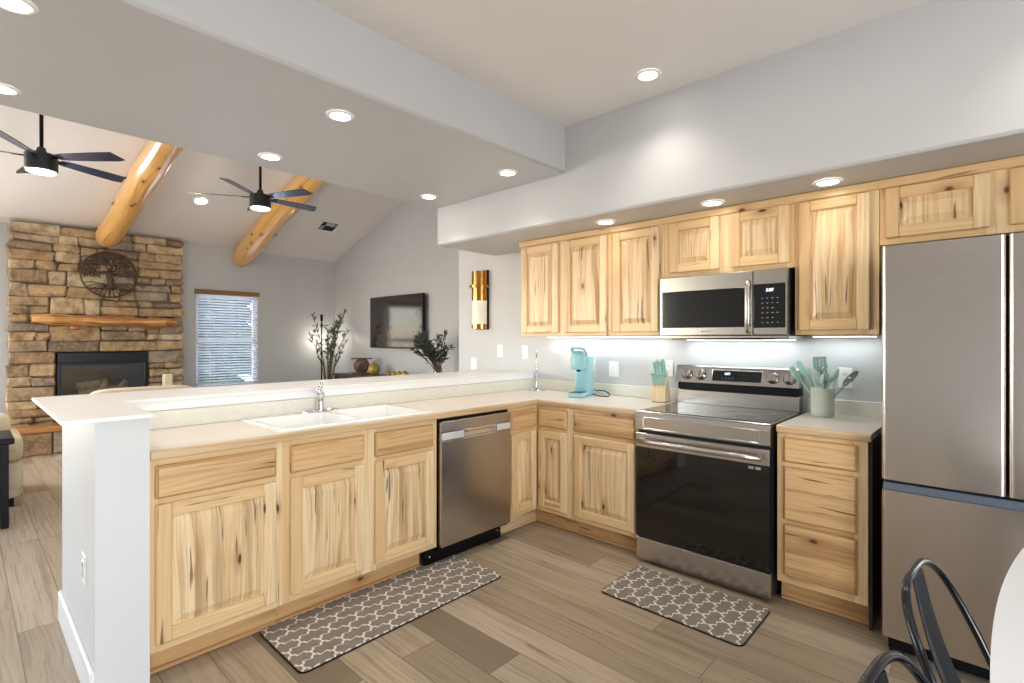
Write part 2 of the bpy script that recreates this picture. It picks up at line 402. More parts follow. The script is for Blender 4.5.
for a in ((-7.22, -6.8, 0, 2.74), (-6.8, -4.2, 0, .6), (-6.8, -4.2, 2.4, 2.74), (-4.2, WY0, 0, 2.74), (WY1, 1.26, 0, 2.74), (WY0, WY1, 0, WZ0), (WY0, WY1, WZ1, 2.74)): m.box(-7.17, -7.05, a[0], a[1], a[2], a[3])
struct('wall_left', m, WALL)
m = MB(); Y0, Y1 = -4.65, -2.35
for a in ((-7.22, Y0, 0, ZC), (Y1, .12, 0, ZC), (Y0, Y1, 2.15, ZC)): m.box(3.8, 3.92, a[0], a[1], a[2], a[3])
struct('wall_right', m, WALL)
m = MB(); fr = [(-7.17, -5.9), (-3.3, 3.92)]
for a, b in fr: m.box(a, b, -7.26, -7.14, 0, ZC)
for a, b, zz0, zz1 in ((-5.9, -3.3, .65, 2.35),): m.box(a, b, -7.26, -7.14, 0, zz0); m.box(a, b, -7.26, -7.14, zz1, ZC)
m.prism([(-7.17, ZC), (-1.80, ZC), (-1.80, zl(-1.8)), (-7.17, zl(-7.17))], 1, -7.26, -7.14); struct('wall_front', m, WALL)
m = MB(); m.prism([(-7.17, zl(-7.17)), (-1.70, zl(-1.7)), (-1.70, zl(-1.7) + .12), (-7.17, zl(-7.17) + .12)], 1, -7.26, 1.26); struct('ceiling_vaulted', m, CEIL)
m = MB(); m.box(-.55, 3.92, -7.26, .12, ZC, ZC + .1); struct('ceiling', m, CEIL)
m = MB(); m.box(-1.85, -.49, -7.14, -.70, 2.452, ZC + .08, b=.014); struct('ceiling_header', m, WALL, 40)
m = MB(); m.box(-1.85, 3.8, -.71, 0, 2.136, ZC + .06, b=.014); struct('ceiling_soffit', m, WALL, 40)
m = MB(); m.box(-1.85, -1.75, -7.14, 0, ZC + .07, 4.55); struct('wall_gable', m, WALL)
m = MB(); m.prism([(-1.69, 0), (-1.385, 0), (-1.385, -2.955), (-.80, -2.955), (-.80, -3.12), (-1.69, -3.12)], 2, 0, 1.049); struct('wall_peninsula', m, PIER)
m = MB(); m.box(-1.69, -.80, -3.134, -3.12, 0, .14, g=0, b=.004); m.box(-1.704, -1.69, -3.134, 0, 0, .14, g=1, b=.004); struct('baseboard_peninsula', m, TRIM)
m = MB(); m.box(-6.9, -2.373, 1.125, 1.139, 0, .12, b=.004); m.box(-7.05, -7.036, -.95, 1.12, 0, .12, b=.004); m.box(-7.05, -7.036, -7.1, -3.2, 0, .12, b=.004); struct('baseboard_living', m, TRIM)
m = MB(); m.box(-2.373, -1.71, -.014, 0, 0, .12, b=.004); struct('baseboard_back', m, TRIM)

# window in the fireplace wall: frame, sash rail, pane; blind hangs in front of it
wr = MB()
for a in ((WY0, WY0 + .045, WZ0, WZ1), (WY1 - .045, WY1, WZ0, WZ1), (WY0, WY1, WZ0, WZ0 + .05), (WY0, WY1, WZ1 - .05, WZ1), (WY0, WY1, 1.30, 1.345)): wr.box(-7.15, -7.10, a[0], a[1], a[2], a[3], b=.005)
wf = struct('window_1', wr, TRIM)
pn = MB(); pn.box(-7.128, -7.122, WY0 + .04, WY1 - .04, WZ0 + .04, WZ1 - .04); pn.build('pane', GLASS, wf)
bl = thing('window_blind', 'white slatted blind under a wooden valance, right of the stone fireplace', 'blind', (-7.03, (WY0 + WY1) / 2, WZ1))
m = MB(); L = (WY1 - WY0) / 2 + .01
for i in range(36):
    z = -.03 - i * .0405
    m.box(-.024, .024, -L, L, z - .0016, z + .0016, g=1, M=rot('Y', -27, (0, 0, z)))
m.box(-.02, .02, -L, L, -1.50, -1.478, g=1, b=.003)
m.build('slats', SHUTTER, bl)
m = MB(); m.box(-.018, .04, -L - .012, L + .012, -.02, .052, g=1, b=.005); m.build('valance', VALW, bl)
m = MB()
for y in (-.20, .16): m.box(.024, .0255, y - .002, y + .002, -1.49, 0)
m.build('ladder_cord', SHUTTER, bl)

# outside the window: ground and trees
m = MB(); m.box(-30, -7.3, -16, 14, -.45, -.35)
struct('ground_outside', m, plain('snowy_ground', srgb(214, 214, 214), .9, nscale=.8, namt=.12, bump=.3, bscale=3))
PINEG = plain('conifer_needles', srgb(70, 84, 62), .8, nscale=14, namt=.4)
for i, (x, y, h) in enumerate(((-13.0, .9, 4.6), (-18.5, 3.2, 6.4), (-12.6, 4.6, 4.0))):
    lab = ['tall conifer outside, seen left through the window blind', 'tallest conifer, farthest back outside the window blind', 'short conifer outside, seen right through the window blind'][i]
    t = thing('conifer_tree', lab, 'tree', (x, y, -.36), group='trees outside the window')
    m = MB(); m.tube([(0, 0, 0), (0, 0, h * .95)], [.11, .02], 8); m.build('trunk', BARK, t)
    m = MB(); n = 9
    for k in range(n):
        z = .5 + (h - .7) * k / n; r = (1.25 - k / n) * h * .19
        vs = [(0, 0, z + h * .17)]; c = 22
        for q in range(c):
            rr = r * (1 if q % 2 else .62) * rnd(.85, 1.1); vs.append((rr * math.cos(2 * PI * q / c), rr * math.sin(2 * PI * q / c), z - (.10 if q % 2 else 0)))
        m.faces(vs, [(0, 1 + q, 1 + (q + 1) % c) for q in range(c)] + [tuple(range(c, 0, -1))])
    m.build('foliage', PINEG, t)

# ------------------------------------------------------------------ cabinet joinery
def door_mb(wd, h, seed, st=.056, t=.021):
    """raised-panel door, local x 0..wd, z 0..h, back at y=0, front at y=-t"""
    random.seed(seed); m = MB(); e = .0055
    m.box(0, st, -t, 0, 0, h, g=2, b=e); m.box(wd - st, wd, -t, 0, 0, h, g=2, b=e)
    m.box(st - .001, wd - st + .001, -t, 0, 0, st, g=0, b=e); m.box(st - .001, wd - st + .001, -t, 0, h - st, h, g=0, b=e)
    x0, x1, z0, z1 = st - .001, wd - st + .001, st - .001, h - st + .001
    lo, hi = -t + .015, -t + .001; G, SL = .007, .036
    ns = max(2, int(round((x1 - x0) / .085))); xs = [x0 + (x1 - x0) * k / ns for k in range(ns + 1)]
    xs = [xs[0]] + [x + rnd(-.012, .012) for x in xs[1:-1]] + [xs[-1]]
    def ht(x, z):
        d = min(x - x0, x1 - x, z - z0, z1 - z); return lo if d <= G else hi if d >= SL else lo + (hi - lo) * (d - G) / (SL - G)
    zb = [z0, z0 + G, z0 + SL, z1 - SL, z1 - G, z1]
    for a, b in zip(xs, xs[1:]):
        bx = sorted({a, b} | {q for q in (x0 + G, x0 + SL, x1 - SL, x1 - G) if a < q < b})
        vs = [(x, ht(x, z), z) for x in bx for z in zb]; fs = []; nz = len(zb)
        for i in range(len(bx) - 1):
            for k in range(nz - 1):
                q = (i * nz + k, (i + 1) * nz + k, (i + 1) * nz + k + 1, i * nz + k + 1)
                c = [vs[j][1] for j in q]
                if abs(c[0] + c[2] - c[1] - c[3]) > 1e-6:      # mitre of the bevel
                    if abs(c[0] - c[2]) > abs(c[1] - c[3]): fs += [(q[0], q[1], q[2]), (q[0], q[2], q[3])]
                    else: fs += [(q[0], q[1], q[3]), (q[1], q[2], q[3])]
                else: fs.append(q)
        m.faces(vs, fs, 2, mat=1)
    return m
def drawer_mb(wd, h, seed, t=.021):
    random.seed(seed); m = MB()
    m.box(0, wd, -t * .62, 0, 0, h, g=0, b=.003)
    m.box(.006, wd - .006, -t, -t * .5, .006, h - .006, g=0, b=.008); return m
def frame_mb(wd, z0, z1, cols, seed, ov=.012, t=.019):
    """face frame: stiles run full height, rails fill each column between the fronts; cols = [(x0, x1, [(z0, z1), ...])]"""
    random.seed(seed); m = MB(); cs = sorted(cols); edges = [0] + [c for col in cs for c in (col[0] + ov, col[1] - ov)] + [wd]
    for a, b in zip(edges[::2], edges[1::2]): m.box(a, b, 0, t, z0, z1, g=2, b=.0012)
    for (a, b, rows) in cs:
        rs = sorted(rows); zz = [z0] + [q for r in rs for q in (r[0] + ov, r[1] - ov)] + [z1]
        for p, q in zip(zz[::2], zz[1::2]): m.box(a + ov, b - ov, .0005, t, p, q, g=0, b=.0012)
    return m
SEED = [100]
def fronts(root, cols, drawers, doors):
    SEED[0] += 1
    for (a, b, z0, z1) in drawers: SEED[0] += 1; drawer_mb(b - a, z1 - z0, SEED[0]).build('drawer_front', HICK, root, (a, 0, z0))
    for (a, b, z0, z1) in doors: SEED[0] += 1; door_mb(b - a, z1 - z0, SEED[0]).build('door', [HICKF, HICK], root, (a, 0, z0))
def base_cabinet(name, label, loc, rz, wd, depth, cols, ldraw, ldoor, toe=(0, 0), group='base cabinets'):
    t = thing(name, label, 'cabinet', loc, rz, group)
    m = MB(); m.box(.001, .017, .019, depth, .119, .883); m.box(wd - .017, wd - .001, .019, depth, .119, .883); m.box(.017, wd - .017, depth - .01, depth, .119, .883); m.box(.017, wd - .017, .019, depth - .01, .119, .137); m.build('carcass', HICK, t)
    SEED[0] += 1; frame_mb(wd, .118, .884, cols, SEED[0]).build('face_frame', HICKF, t)
    random.seed(SEED[0]); m = MB(); m.box(toe[0], wd + toe[1], .075, .092, .001, .119, g=0); m.box(toe[0], wd + toe[1], .062, .075, .001, .022, g=0, b=.005); m.build('toe_kick', HICK, t)
    fronts(t, cols, ldraw, ldoor); return t
Z1D, Z2D, Z1, Z2 = .722, .852, .150, .700
def std(a, b): return (a, b, [(Z1, Z2), (Z1D, Z2D)])
PX, PR = -.822, R(90)                                # peninsula fronts face +X
base_cabinet('base_cabinet', 'base cabinet with one wide drawer and door, beside the white end pier', (PX, -2.953, 0), PR, .515, .56,
             [std(.018, .483)], [(.018, .483, Z1D, Z2D)], [(.018, .483, Z1, Z2)])
base_cabinet('sink_cabinet', 'double-door sink base cabinet with two false drawers under the white sink', (PX, -2.438, 0), PR, .905, .56,
             [std(.032, .418), std(.482, .872)], [(.032, .418, Z1D, Z2D), (.482, .872, Z1D, Z2D)], [(.032, .418, Z1, Z2), (.482, .872, Z1, Z2)], toe=(0, -.07))
base_cabinet('base_cabinet', 'base cabinet with one drawer and one door, touching the range on its left', (-.508, -.611, 0), 0, .506, .60,
             [std(.026, .488)], [(.026, .488, Z1D, Z2D)], [(.026, .488, Z1, Z2)])
t = base_cabinet('drawer_cabinet', 'narrow three-drawer base cabinet between the range and the refrigerator', (.782, -.611, 0), 0, .385, .60,
                 [(.032, .345, [(.158, .418), (.440, .708), (.730, .855)])], [(.032, .345, .158, .418), (.032, .345, .440, .708), (.032, .345, .730, .855)], [])
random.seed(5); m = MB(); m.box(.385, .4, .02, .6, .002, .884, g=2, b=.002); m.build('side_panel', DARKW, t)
# corner cabinet: two faces meeting in the inner corner
t = thing('corner_cabinet', 'inside-corner base cabinet with two narrow doors meeting at a right angle', 'cabinet', (PX, -.611, 0), 0, 'base cabinets')
random.seed(41); m = MB(); m.prism([(-.56, .60), (.31, .60), (.31, .02), (-.02, .02), (-.02, -.295), (-.56, -.295)], 2, .12, .883); m.build('carcass', HICK, t)
frame_mb(.314, .118, .884, [std(.026, .279)], 43).build('face_frame', HICKF, t, (0, 0, 0))
frame_mb(.300, .118, .884, [std(.018, .280)], 44).build('face_frame', HICKF, t, (0, -.302, 0), PR)
drawer_mb(.252, .130, 45).build('drawer_front', HICK, t, (.026, 0, Z1D)); drawer_mb(.258, .130, 46).build('drawer_front', HICK, t, (0, -.284, Z1D), PR)
door_mb(.252, .55, 47).build('door', [HICKF, HICK], t, (.026, 0, Z1)); door_mb(.258, .55, 48).build('door', [HICKF, HICK], t, (0, -.284, Z1), PR)
random.seed(6); m = MB(); m.box(-.075, .313, .075, .092, .001, .119, g=0); m.box(-.062, .313, .062, .075, .001, .022, g=0, b=.005)
m.box(-.092, -.075, -.30, .09, .001, .119, g=1); m.box(-.075, -.062, -.30, .075, .001, .022, g=1, b=.005); m.build('toe_kick', HICK, t)

def wall_cabinet(name, label, x0, wd, z0, z1, doors, depth=.345, y=-.352):
    t = thing(name, label, 'cabinet', (x0, y, 0), 0, 'wall cabinets')
    SEED[0] += 1; random.seed(SEED[0])
    m = MB(); m.box(.001, wd - .001, .019, depth + .004, z0 + .004, z1 - .004); m.build('carcass', HICK, t)
    SEED[0] += 1; frame_mb(wd, z0, z1, [(a, b, [(p, q)]) for a, b, p, q in doors], SEED[0]).build('face_frame', HICKF, t)
    SEED[0] += 1; random.seed(SEED[0]); m = MB(); m.box(-.004, wd + .004, -.018, .006, z1 - .030, z1 + .014, g=0, b=.005); m.build('crown_strip', HICKF, t)
    fronts(t, None, [], doors); return t
ZT = 2.120
wall_cabinet('wall_cabinet', 'two-door wall cabinet above the aqua coffee maker, farthest left', -1.212, .852, 1.372, ZT, [(.028, .392, 1.396, 2.083), (.452, .820, 1.396, 2.083)])
wall_cabinet('wall_cabinet', 'tall single-door wall cabinet touching the microwave on its left', -.358, .394, 1.372, ZT, [(.022, .362, 1.396, 2.083)])
wall_cabinet('wall_cabinet', 'short two-door wall cabinet right above the microwave', .038, .760, 1.742, ZT, [(.042, .356, 1.768, 2.088), (.423, .736, 1.768, 2.088)])
wall_cabinet('wall_cabinet', 'tall single-door wall cabinet above the utensil crock, beside the refrigerator', .800, .376, 1.372, ZT, [(.020, .342, 1.396, 2.086)])
wall_cabinet('wall_cabinet', 'wide low wall cabinet with two horizontal doors over the refrigerator', 1.178, .92, 1.812, ZT, [(.024, .402, 1.842, 2.086), (.464, .870, 1.842, 2.086)])

# ------------------------------------------------------------------ counters and bar
def counter(name, label, boxes, edges, splash):
    t = thing(name, label, 'countertop', (0, 0, 0))
    m = MB()
    for b in boxes: m.box(*b, .886, .914)
    m.build('laminate_top', LAM, t)
    random.seed(3); m = MB()
    for (x0, x1, y0, y1, g) in edges: m.box(x0, x1, y0, y1, .878, .9135, g=g, b=.004)
    m.build('wood_edge', HICK_EDGE, t)
    m = MB()
    for b in splash: m.box(*b, .914, 1.0, b=.003)
    m.build('backsplash', LAMSPL, t)
    return t
SX0, SX1, SY0, SY1 = -1.362, -.848, -2.445, -1.545     # sink cut-out
hx0, hx1, hy0, hy1 = SX0 + .02, SX1 - .02, SY0 + .02, SY1 - .02
counter('countertop', 'L-shaped cream laminate countertop with wooden front edge around the sink', [(-1.384, -.002, -.612, -.001), (-1.384, -.82, hy1, -.612), (-1.384, -.82, -2.953, hy0), (-1.384, hx0, hy0, hy1), (hx1, -.82, hy0, hy1)],
        [(-.798, -.002, -.636, -.612, 0), (-.82, -.796, -2.953, -.612, 1)], [(-1.384, -.002, -.02, -.001), (-1.384, -1.366, -2.953, -.021)])
counter('countertop', 'short cream laminate countertop piece holding the utensil crock', [(.783, 1.182, -.612, -.001)], [(.783, 1.184, -.636, -.612, 0)], [(.783, 1.182, -.02, -.001)])
t = thing('bar_top', 'long white raised bar top along the peninsula half wall', 'bar top', (0, 0, 0))
m = MB(); m.prism([(-1.86, -.001), (-1.36, -.001), (-1.36, -2.948), (-.775, -2.948), (-.775, -3.215), (-1.86, -3.215)], 2, 1.0495, 1.063); m.build('slab', CAP, t)
m = MB(); m.box(-1.385, -1.368, -2.94, -.001, 1.002, 1.049, g=1, b=.004); m.build('apron', TRIM, t)

# sink: one heightfield of rim, deck and two bowls
t = thing('kitchen_sink', 'white enamel double-bowl sink set into the peninsula countertop', 'sink', (0, 0, 0))
m = MB(); B0, B1 = SX0 + .105, SX1 - .035; mid = (SY0 + SY1) / 2
def brk(a, b): return [a, a + .006, a + .022, a + .05, b - .05, b - .022, b - .006, b]
xs = [SX0, SX0 + .008] + brk(B0, B1) + [SX1 - .008, SX1]
ys = [SY0, SY0 + .008] + brk(SY0 + .04, mid - .018) + brk(mid + .018, SY1 - .04) + [SY1 - .008, SY1]
def zs(x, y):
    d = min(x - SX0, SX1 - x, y - SY0, SY1 - y)
    if d < 1e-6: return .9145
    h = .923
    for a, b in ((SY0 + .04, mid - .018), (mid + .018, SY1 - .04)):
        e = min(x - B0, B1 - x, y - a, b - y)
        if e > .0001: h = .92 if e < .007 else .80 if e < .03 else .745
    return h
vs = [(x, y, zs(x, y)) for x in xs for y in ys]; ny = len(ys)
m.faces(vs, [(i * ny + k, (i + 1) * ny + k, (i + 1) * ny + k + 1, i * ny + k + 1) for i in range(len(xs) - 1) for k in range(ny - 1)], 2, True)
o = m.build('basin', CERAM, t, auto=60)
for k, yc in enumerate(((SY0 + .04 + mid - .018) / 2, (mid + .018 + SY1 - .04) / 2)):
    m = MB(); m.lathe([(0, .7455), (.045, .7455), (.045, .749), (.036, .751), (.03, .747), (0, .7465)], 24, T((B0 + B1) / 2, yc, 0)); m.build('drain', CHROME, t)
t = thing('kitchen_faucet', 'chrome single-lever faucet on the back deck of the sink', 'faucet', (-1.318, -2.005, .921))
m = MB(); m.lathe([(0, 0), (.128, 0), (.130, .004), (.122, .011), (.06, .018), (0, .019)], 36, Matrix.Diagonal((.22, 1, 1, 1))); m.build('deck_plate', CHROME, t)
m = MB(); m.lathe([(.026, .012), (.024, .03), (.021, .085), (.023, .10), (.02, .112), (0, .118)], 24); m.build('body', CHROME, t)
m = MB(); FM = Matrix.Rotation(R(-30), 4, 'Z'); m.tube([FM @ Vector(p) for p in ((.0, .0, .05), (.03, .0, .105), (.075, .0, .145), (.12, .0, .150), (.145, .0, .125))], [.016, .015, .014, .0135, .0145], 14); m.build('spout', CHROME, t)
m = MB(); m.tube([(0, 0, .112), (-.004, .004, .130), (-.012, .010, .152), (-.022, .016, .166)], [.012, .0085, .0075, .010], 12, flat=.6); m.build('lever', CHROME, t)

# ------------------------------------------------------------------ appliances
# range, local x 0..0.762, front faces -y, origin on the floor at the back wall
t = thing('electric_range', 'stainless electric range with black glass oven door and cooktop', 'range', (.001, 0, 0))
W = .762
m = MB(); m.box(.002, W - .002, -.625, -.012, .03, .906); m.build('body', DKGREY, t)
m = MB(); m.box(0, W, -.652, -.10, .906, .916, b=.003); m.build('cooktop_frame', STEEL, t)
ct = MB(); ct.box(.022, W - .022, -.625, -.105, .9155, .9185, b=.001); ct = ct.build('cooktop_glass', BLKGLASS, t)
for (cx, cy, r) in ((.19, -.48, .115), (.56, -.48, .095), (.19, -.24, .08), (.56, -.24, .105), (.38, -.2, .05)):
    m = MB(); m.lathe([(r - .0015, .9186), (r - .0015, .9190), (r, .9190), (r, .9186)], 48, T(cx, cy, 0)); m.build('burner_ring', GREYPRINT, ct)
fp = MB(); fp.prism([(-.625, .800), (-.655, .800), (-.662, .806), (-.662, .882), (-.652, .906), (-.625, .906)], 0, .0, W)
fp = fp.build('front_strip', STEEL, t)
m = MB()
for a in ((.05, W - .05, .878, .882), (.05, W - .05, .812, .818)): m.box(a[0], a[1], -.6665, -.660, a[2], a[3], g=0, b=.002)
for a in (.05, W - .056): m.box(a, a + .006, -.6665, -.660, .812, .882, b=.002)
m.build('strip_moulding', STEEL, fp)
od = MB(); od.box(.004, W - .004, -.655, -.627, .160, .784, b=.004); od = od.build('oven_door', BLKPLA, t)
m = MB(); m.box(.004, W - .004, -.660, -.654, .700, .784, g=0, b=.003); m.build('door_band', STEEL, od)
m = MB(); m.box(.004, W - .004, -.6595, -.654, .162, .699, b=.002); m.build('door_glass', BLKGLASS, od)
m = MB(); m.tube([(.030, -.704, .744), (.2, -.711, .744), (W / 2, -.713, .744), (W - .2, -.711, .744), (W - .030, -.704, .744)], .015, 14)
for x in (.05, W - .05): m.box(x - .013, x + .013, -.70, -.658, .734, .754, b=.004)
m.build('door_handle', STEEL, od)
for x in (.656, .690): m = MB(); m.box(x, x + .026, -.6603, -.6592, .676, .690); m.build('printed_mark', GREYPRINT, od)
lettering('brand_lettering', 'SAMSUNG', .012, DKGREY, od, (W / 2, -.6600, .205), (R(90), 0, 0))
m = MB(); m.box(.003, W - .003, -.655, -.627, .022, .152, g=0, b=.004); m.build('storage_drawer', STEEL, t)
for x in (.04, W - .04):
    for y in (-.58, -.06): m = MB(); m.lathe([(0, 0), (.018, 0), (.018, .012), (.010, .03), (0, .031)], 14, T(x, y, 0)); m.build('levelling_foot', BLKPLA, t)
# back guard
m = MB(); m.box(.004, W - .004, -.098, -.012, .917, 1.008, g=0, b=.003); m.build('back_riser', STEEL, t)
m = MB(); m.box(.006, W - .006, -.088, -.012, 1.008, 1.066, b=.002); m.build('vent_band', BLKPLA, t)
cp = MB(); cp.prism([(-.122, 1.060), (-.088, 1.166), (-.080, 1.172), (-.012, 1.172), (-.012, 1.060)], 0, 0, W); cp = cp.build('control_panel', STEEL, t)
TI = math.atan2(.034, .106); MP = T(0, -.105, 1.113) @ Matrix.Rotation(-TI, 4, 'X')
m = MB(); m.box(.250, .553, -.0025, .001, -.036, .034, b=.001, M=MP); dg = m.build('display_glass', BLKGLASS, cp)
m = MB(); m.box(.245, .558, -.0015, .001, -.040, .038, b=.001, M=MP); m.build('display_frame', CHROME, cp)
q = lettering('clock_digits', '3:07', .021, CLOCKG, cp, MP @ Vector((.345, -.0032, .012)), (R(90) - TI, 0, 0), .0003)
for r_ in range(2):
    for c_ in range(6): x = .410 + c_ * .022; m = MB(); m.box(x, x + .010, -.0031, -.0024, -.016 + r_ * .022, -.0125 + r_ * .022, M=MP); m.build('printed_key', DKGREY, cp)
for c_ in range(4): x = .315 + c_ * .021; m = MB(); m.box(x, x + .007, -.0031, -.0024, -.018, -.014, M=MP); m.build('printed_key', GREYPRINT, cp)
for x in (.080, .172, .616, .709):
    kb = MB(); MK = MP @ T(x, 0, 0) @ Matrix.Rotation(R(90), 4, 'X')
    kb.lathe([(.033, 0), (.033, .004), (.030, .006), (.029, .026), (.026, .030), (0, .030)], 28, MK); kb = kb.build('knob', STEEL, cp, auto=40)
    m = MB(); m.box(-.0055, .0055, -.026, .026, .029, .039, b=.002, M=MK); m.build('knob_grip', STEEL, kb)
    m = MB(); m.lathe([(.037, .0005), (.037, .0018), (.0335, .002)], 28, MK); m.build('knob_ring', BLKPLA, kb)

# microwave over the range, local x 0..0.746
t = thing('microwave_oven', 'stainless over-the-range microwave with black glass window under the short cabinet', 'microwave', (.036, 0, 1.352))
W = .746; H = .384
m = MB(); m.box(.004, W - .004, -.380, -.004, .012, H, b=.002); m.build('body', DKGREY, t)
d = MB(); d.box(0, .562, -.418, -.381, .018, H, g=0, b=.005); d = d.build('door', STEEL, t)
m = MB(); m.box(.018, .520, -.4205, -.416, .066, .292, b=.002); m.build('window_glass', BLKGLASS, d)
m = MB(); m.tube([(.545, -.418, .325), (.545, -.440, .318), (.548, -.452, .27), (.549, -.456, .18), (.548, -.452, .09), (.545, -.440, .042), (.545, -.418, .035)], [.011, .013, .015, .0155, .015, .013, .011], 12, flat=.8); m.build('door_handle', STEELV, d)
lettering('brand_lettering', 'SAMSUNG', .013, GREYPRINT, d, (.30, -.4186, .043), (R(90), 0, 0))
p = MB(); p.box(.566, W, -.418, -.381, .018, H, g=0, b=.005); p = p.build('control_section', STEEL, t)
m = MB(); m.box(.570, .733, -.4205, -.416, .060, .304, b=.002); m.build('key_panel', BLKGLASS, p)
lettering('clock_digits', '3:07', .024, CLOCKG, p, (.655, -.4208, .268), (R(90), 0, 0), .0003)
for r_ in range(6):
    for c_ in range(4):
        if (r_, c_) in ((2, 3), (4, 3)): continue
        x = .617 + c_ * .026; z = .224 - r_ * .027; m = MB(); m.box(x - rnd(.003, .006), x + rnd(.003, .006), -.4212, -.4203, z - .002, z + .002); m.build('printed_key', GREYPRINT, p)
m = MB(); m.box(0, W, -.405, -.01, 0, .018, g=0, b=.004); m.build('bottom_tray', STEEL, t)
m = MB(); m.box(.26, .60, -.36, -.10, -.008, .001, b=.003); m.box(.04, .22, -.34, -.12, -.005, .001, b=.002); m.build('filter_grille', BLKPLA, t)

BRIGHT = plain('steel_painted_reflection', srgb(236, 238, 240), .4, .6, nscale=6, namt=.02)  # paler than the steel, to put the strip's bright reflection into the colour
# dishwasher, local like the peninsula cabinets: x runs along +Y, front faces -y
t = thing('dishwasher', 'stainless dishwasher with a pocket handle between sink cabinet and corner cabinet', 'dishwasher', (-.822, -1.527, 0), PR)
W = .610
m = MB(); m.box(.004, W - .004, .004, .55, .09, .868); m.build('tub', BLKPLA, t)
d = MB(); d.box(.006, W - .006, -.030, .003, .112, .742, g=0, b=.004); d.box(.006, W - .006, -.030, .003, .795, .858, g=0, b=.004)
d.box(.006, .185, -.030, .003, .742, .795, g=0); d.box(W - .135, W - .006, -.030, .003, .742, .795, g=0); d = d.build('door_panel', STEEL, t)
m = MB(); m.box(.185, W - .135, -.006, .002, .742, .795, b=.001); m.box(.185, W - .135, -.031, -.022, .776, .795, g=0, b=.004); m.build('pocket_handle', CHROME, d)
for a, b in ((.008, .183), (W - .133, W - .008)): m = MB(); m.box(a, b, -.0312, -.029, .748, .789, b=.001); m.build('bright_band', BRIGHT, d)
m = MB(); m.box(-.060, .575, .036, .055, .004, .098, b=.003); kp = m.build('kick_plate', BLKPLA, t)
for x in (-.03, .545): m = MB(); m.lathe([(0, 0), (.007, 0), (.006, .003), (0, .004)], 12, T(x, .036, .055) @ Matrix.Rotation(R(90), 4, 'X')); m.build('screw', CHROME, kp)
for x in (.1, .5): m = MB(); m.lathe([(0, 0), (.016, 0), (.016, .01), (.008, .02), (.008, .09), (0, .091)], 12, T(x, .2, 0)); m.build('levelling_foot', BLKPLA, t)

# refrigerator
t = thing('refrigerator', 'tall stainless french-door refrigerator with a bottom freezer drawer', 'refrigerator', (1.236, 0, 0))
W = .785
m = MB(); m.box(.006, W - .006, -.690, -.03, .05, 1.735, b=.004); m.build('cabinet_body', DKGREY, t)
def slab(x0, x1, z0, z1):
    m = MB(); b = .016; y0, y1 = -.764, -.695
    poly = [(x0, y1), (x0, y0 + b)] + [(x0 + b - b * math.cos(a * PI / 12), y0 + b - b * math.sin(a * PI / 12)) for a in range(1, 6)] + [(x0 + b, y0)]
    n = 14
    poly += [(x0 + b + (x1 - x0 - 2 * b) * k / n, y0 - .004 * math.sin(PI * k / n)) for k in range(1, n)]
    poly += [(x1 - b, y0)] + [(x1 - b + b * math.sin(a * PI / 12), y0 + b - b * math.cos(a * PI / 12)) for a in range(1, 6)] + [(x1, y0 + b), (x1, y1)]
    m.prism(poly, 2, z0, z1, smooth=True); return m
for x0, x1 in ((0, .386), (.393, W)): slab(x0, x1, .752, 1.746).build('door', STEELV, t, auto=35)
fd = slab(0, W, .082, .706).build('freezer_drawer', STEELV, t, auto=35)
m = MB(); m.box(.004, W - .004, -.748, -.700, .704, .738, g=0, b=.003); m.build('finger_grip', plain('blue_grey_metal', srgb(128, 140, 160), .3, .8, nscale=10), fd)
m = MB(); m.box(.386, .393, -.712, -.69, .752, 1.75); m.build('door_gasket', BLKPLA, t)
m = MB(); m.box(.02, W - .02, -.735, -.60, .022, .08, b=.004); m.build('toe_grille', BLKPLA, t)
for x in (.045, W - .045): m = MB(); m.lathe([(0, 0), (.026, 0), (.026, .016), (.016, .03), (.016, .055), (0, .056)], 16, T(x, -.70, 0)); m.build('levelling_foot', BLKPLA, t)
for x in (.045, W - .045): m = MB(); m.lathe([(0, 0), (.026, 0), (.026, .05), (0, .051)], 16, T(x, -.10, 0)); m.build('levelling_foot', BLKPLA, t)
for x in (.01, W - .10): m = MB(); m.box(x, x + .09, -.66, -.56, 1.735, 1.752, b=.005); m.build('hinge_cover', DKGREY, t)

# under-cabinet light bars
for k, (x0, x1, lab) in enumerate(((-1.15, -.08, 'slim white light bar under the wall cabinets left of the microwave'), (.82, 1.14, 'slim white light bar under the wall cabinet right of the microwave'))):
    t = thing('under_cabinet_light', lab, 'light', ((x0 + x1) / 2, -.09, 1.372), 0, 'under-cabinet light bars')
    L = (x1 - x0) / 2
    m = MB(); m.box(-L, L, -.012, .012, -.008, 0, g=0, b=.002); m.build('housing', WPLATE, t)
    m = MB(); m.box(-L + .01, L - .01, -.008, .008, -.011, -.008, g=0); m.build('diffuser', LEDM, t)
    a = area('bar_light', (0, 0, -.014), (0, 0, 0), 2 * L, .02, 1.7 * 2 * L, (.80, .93, 1.0)); a.parent = t
t = thing('cooktop_light', 'small white lamp strip under the back of the microwave', 'light', (.40, -.07, 1.352), 0)
m = MB(); m.box(-.34, .34, -.012, .012, -.007, 0, b=.002); m.build('housing', WPLATE, t)
m = MB(); m.box(-.33, .33, -.008, .008, -.010, -.007); m.build('diffuser', LEDM, t)
a = area('bar_light', (0, 0, -.013), (0, 0, 0), .66, .02, 1.15, (.80, .93, 1.0)); a.parent = t

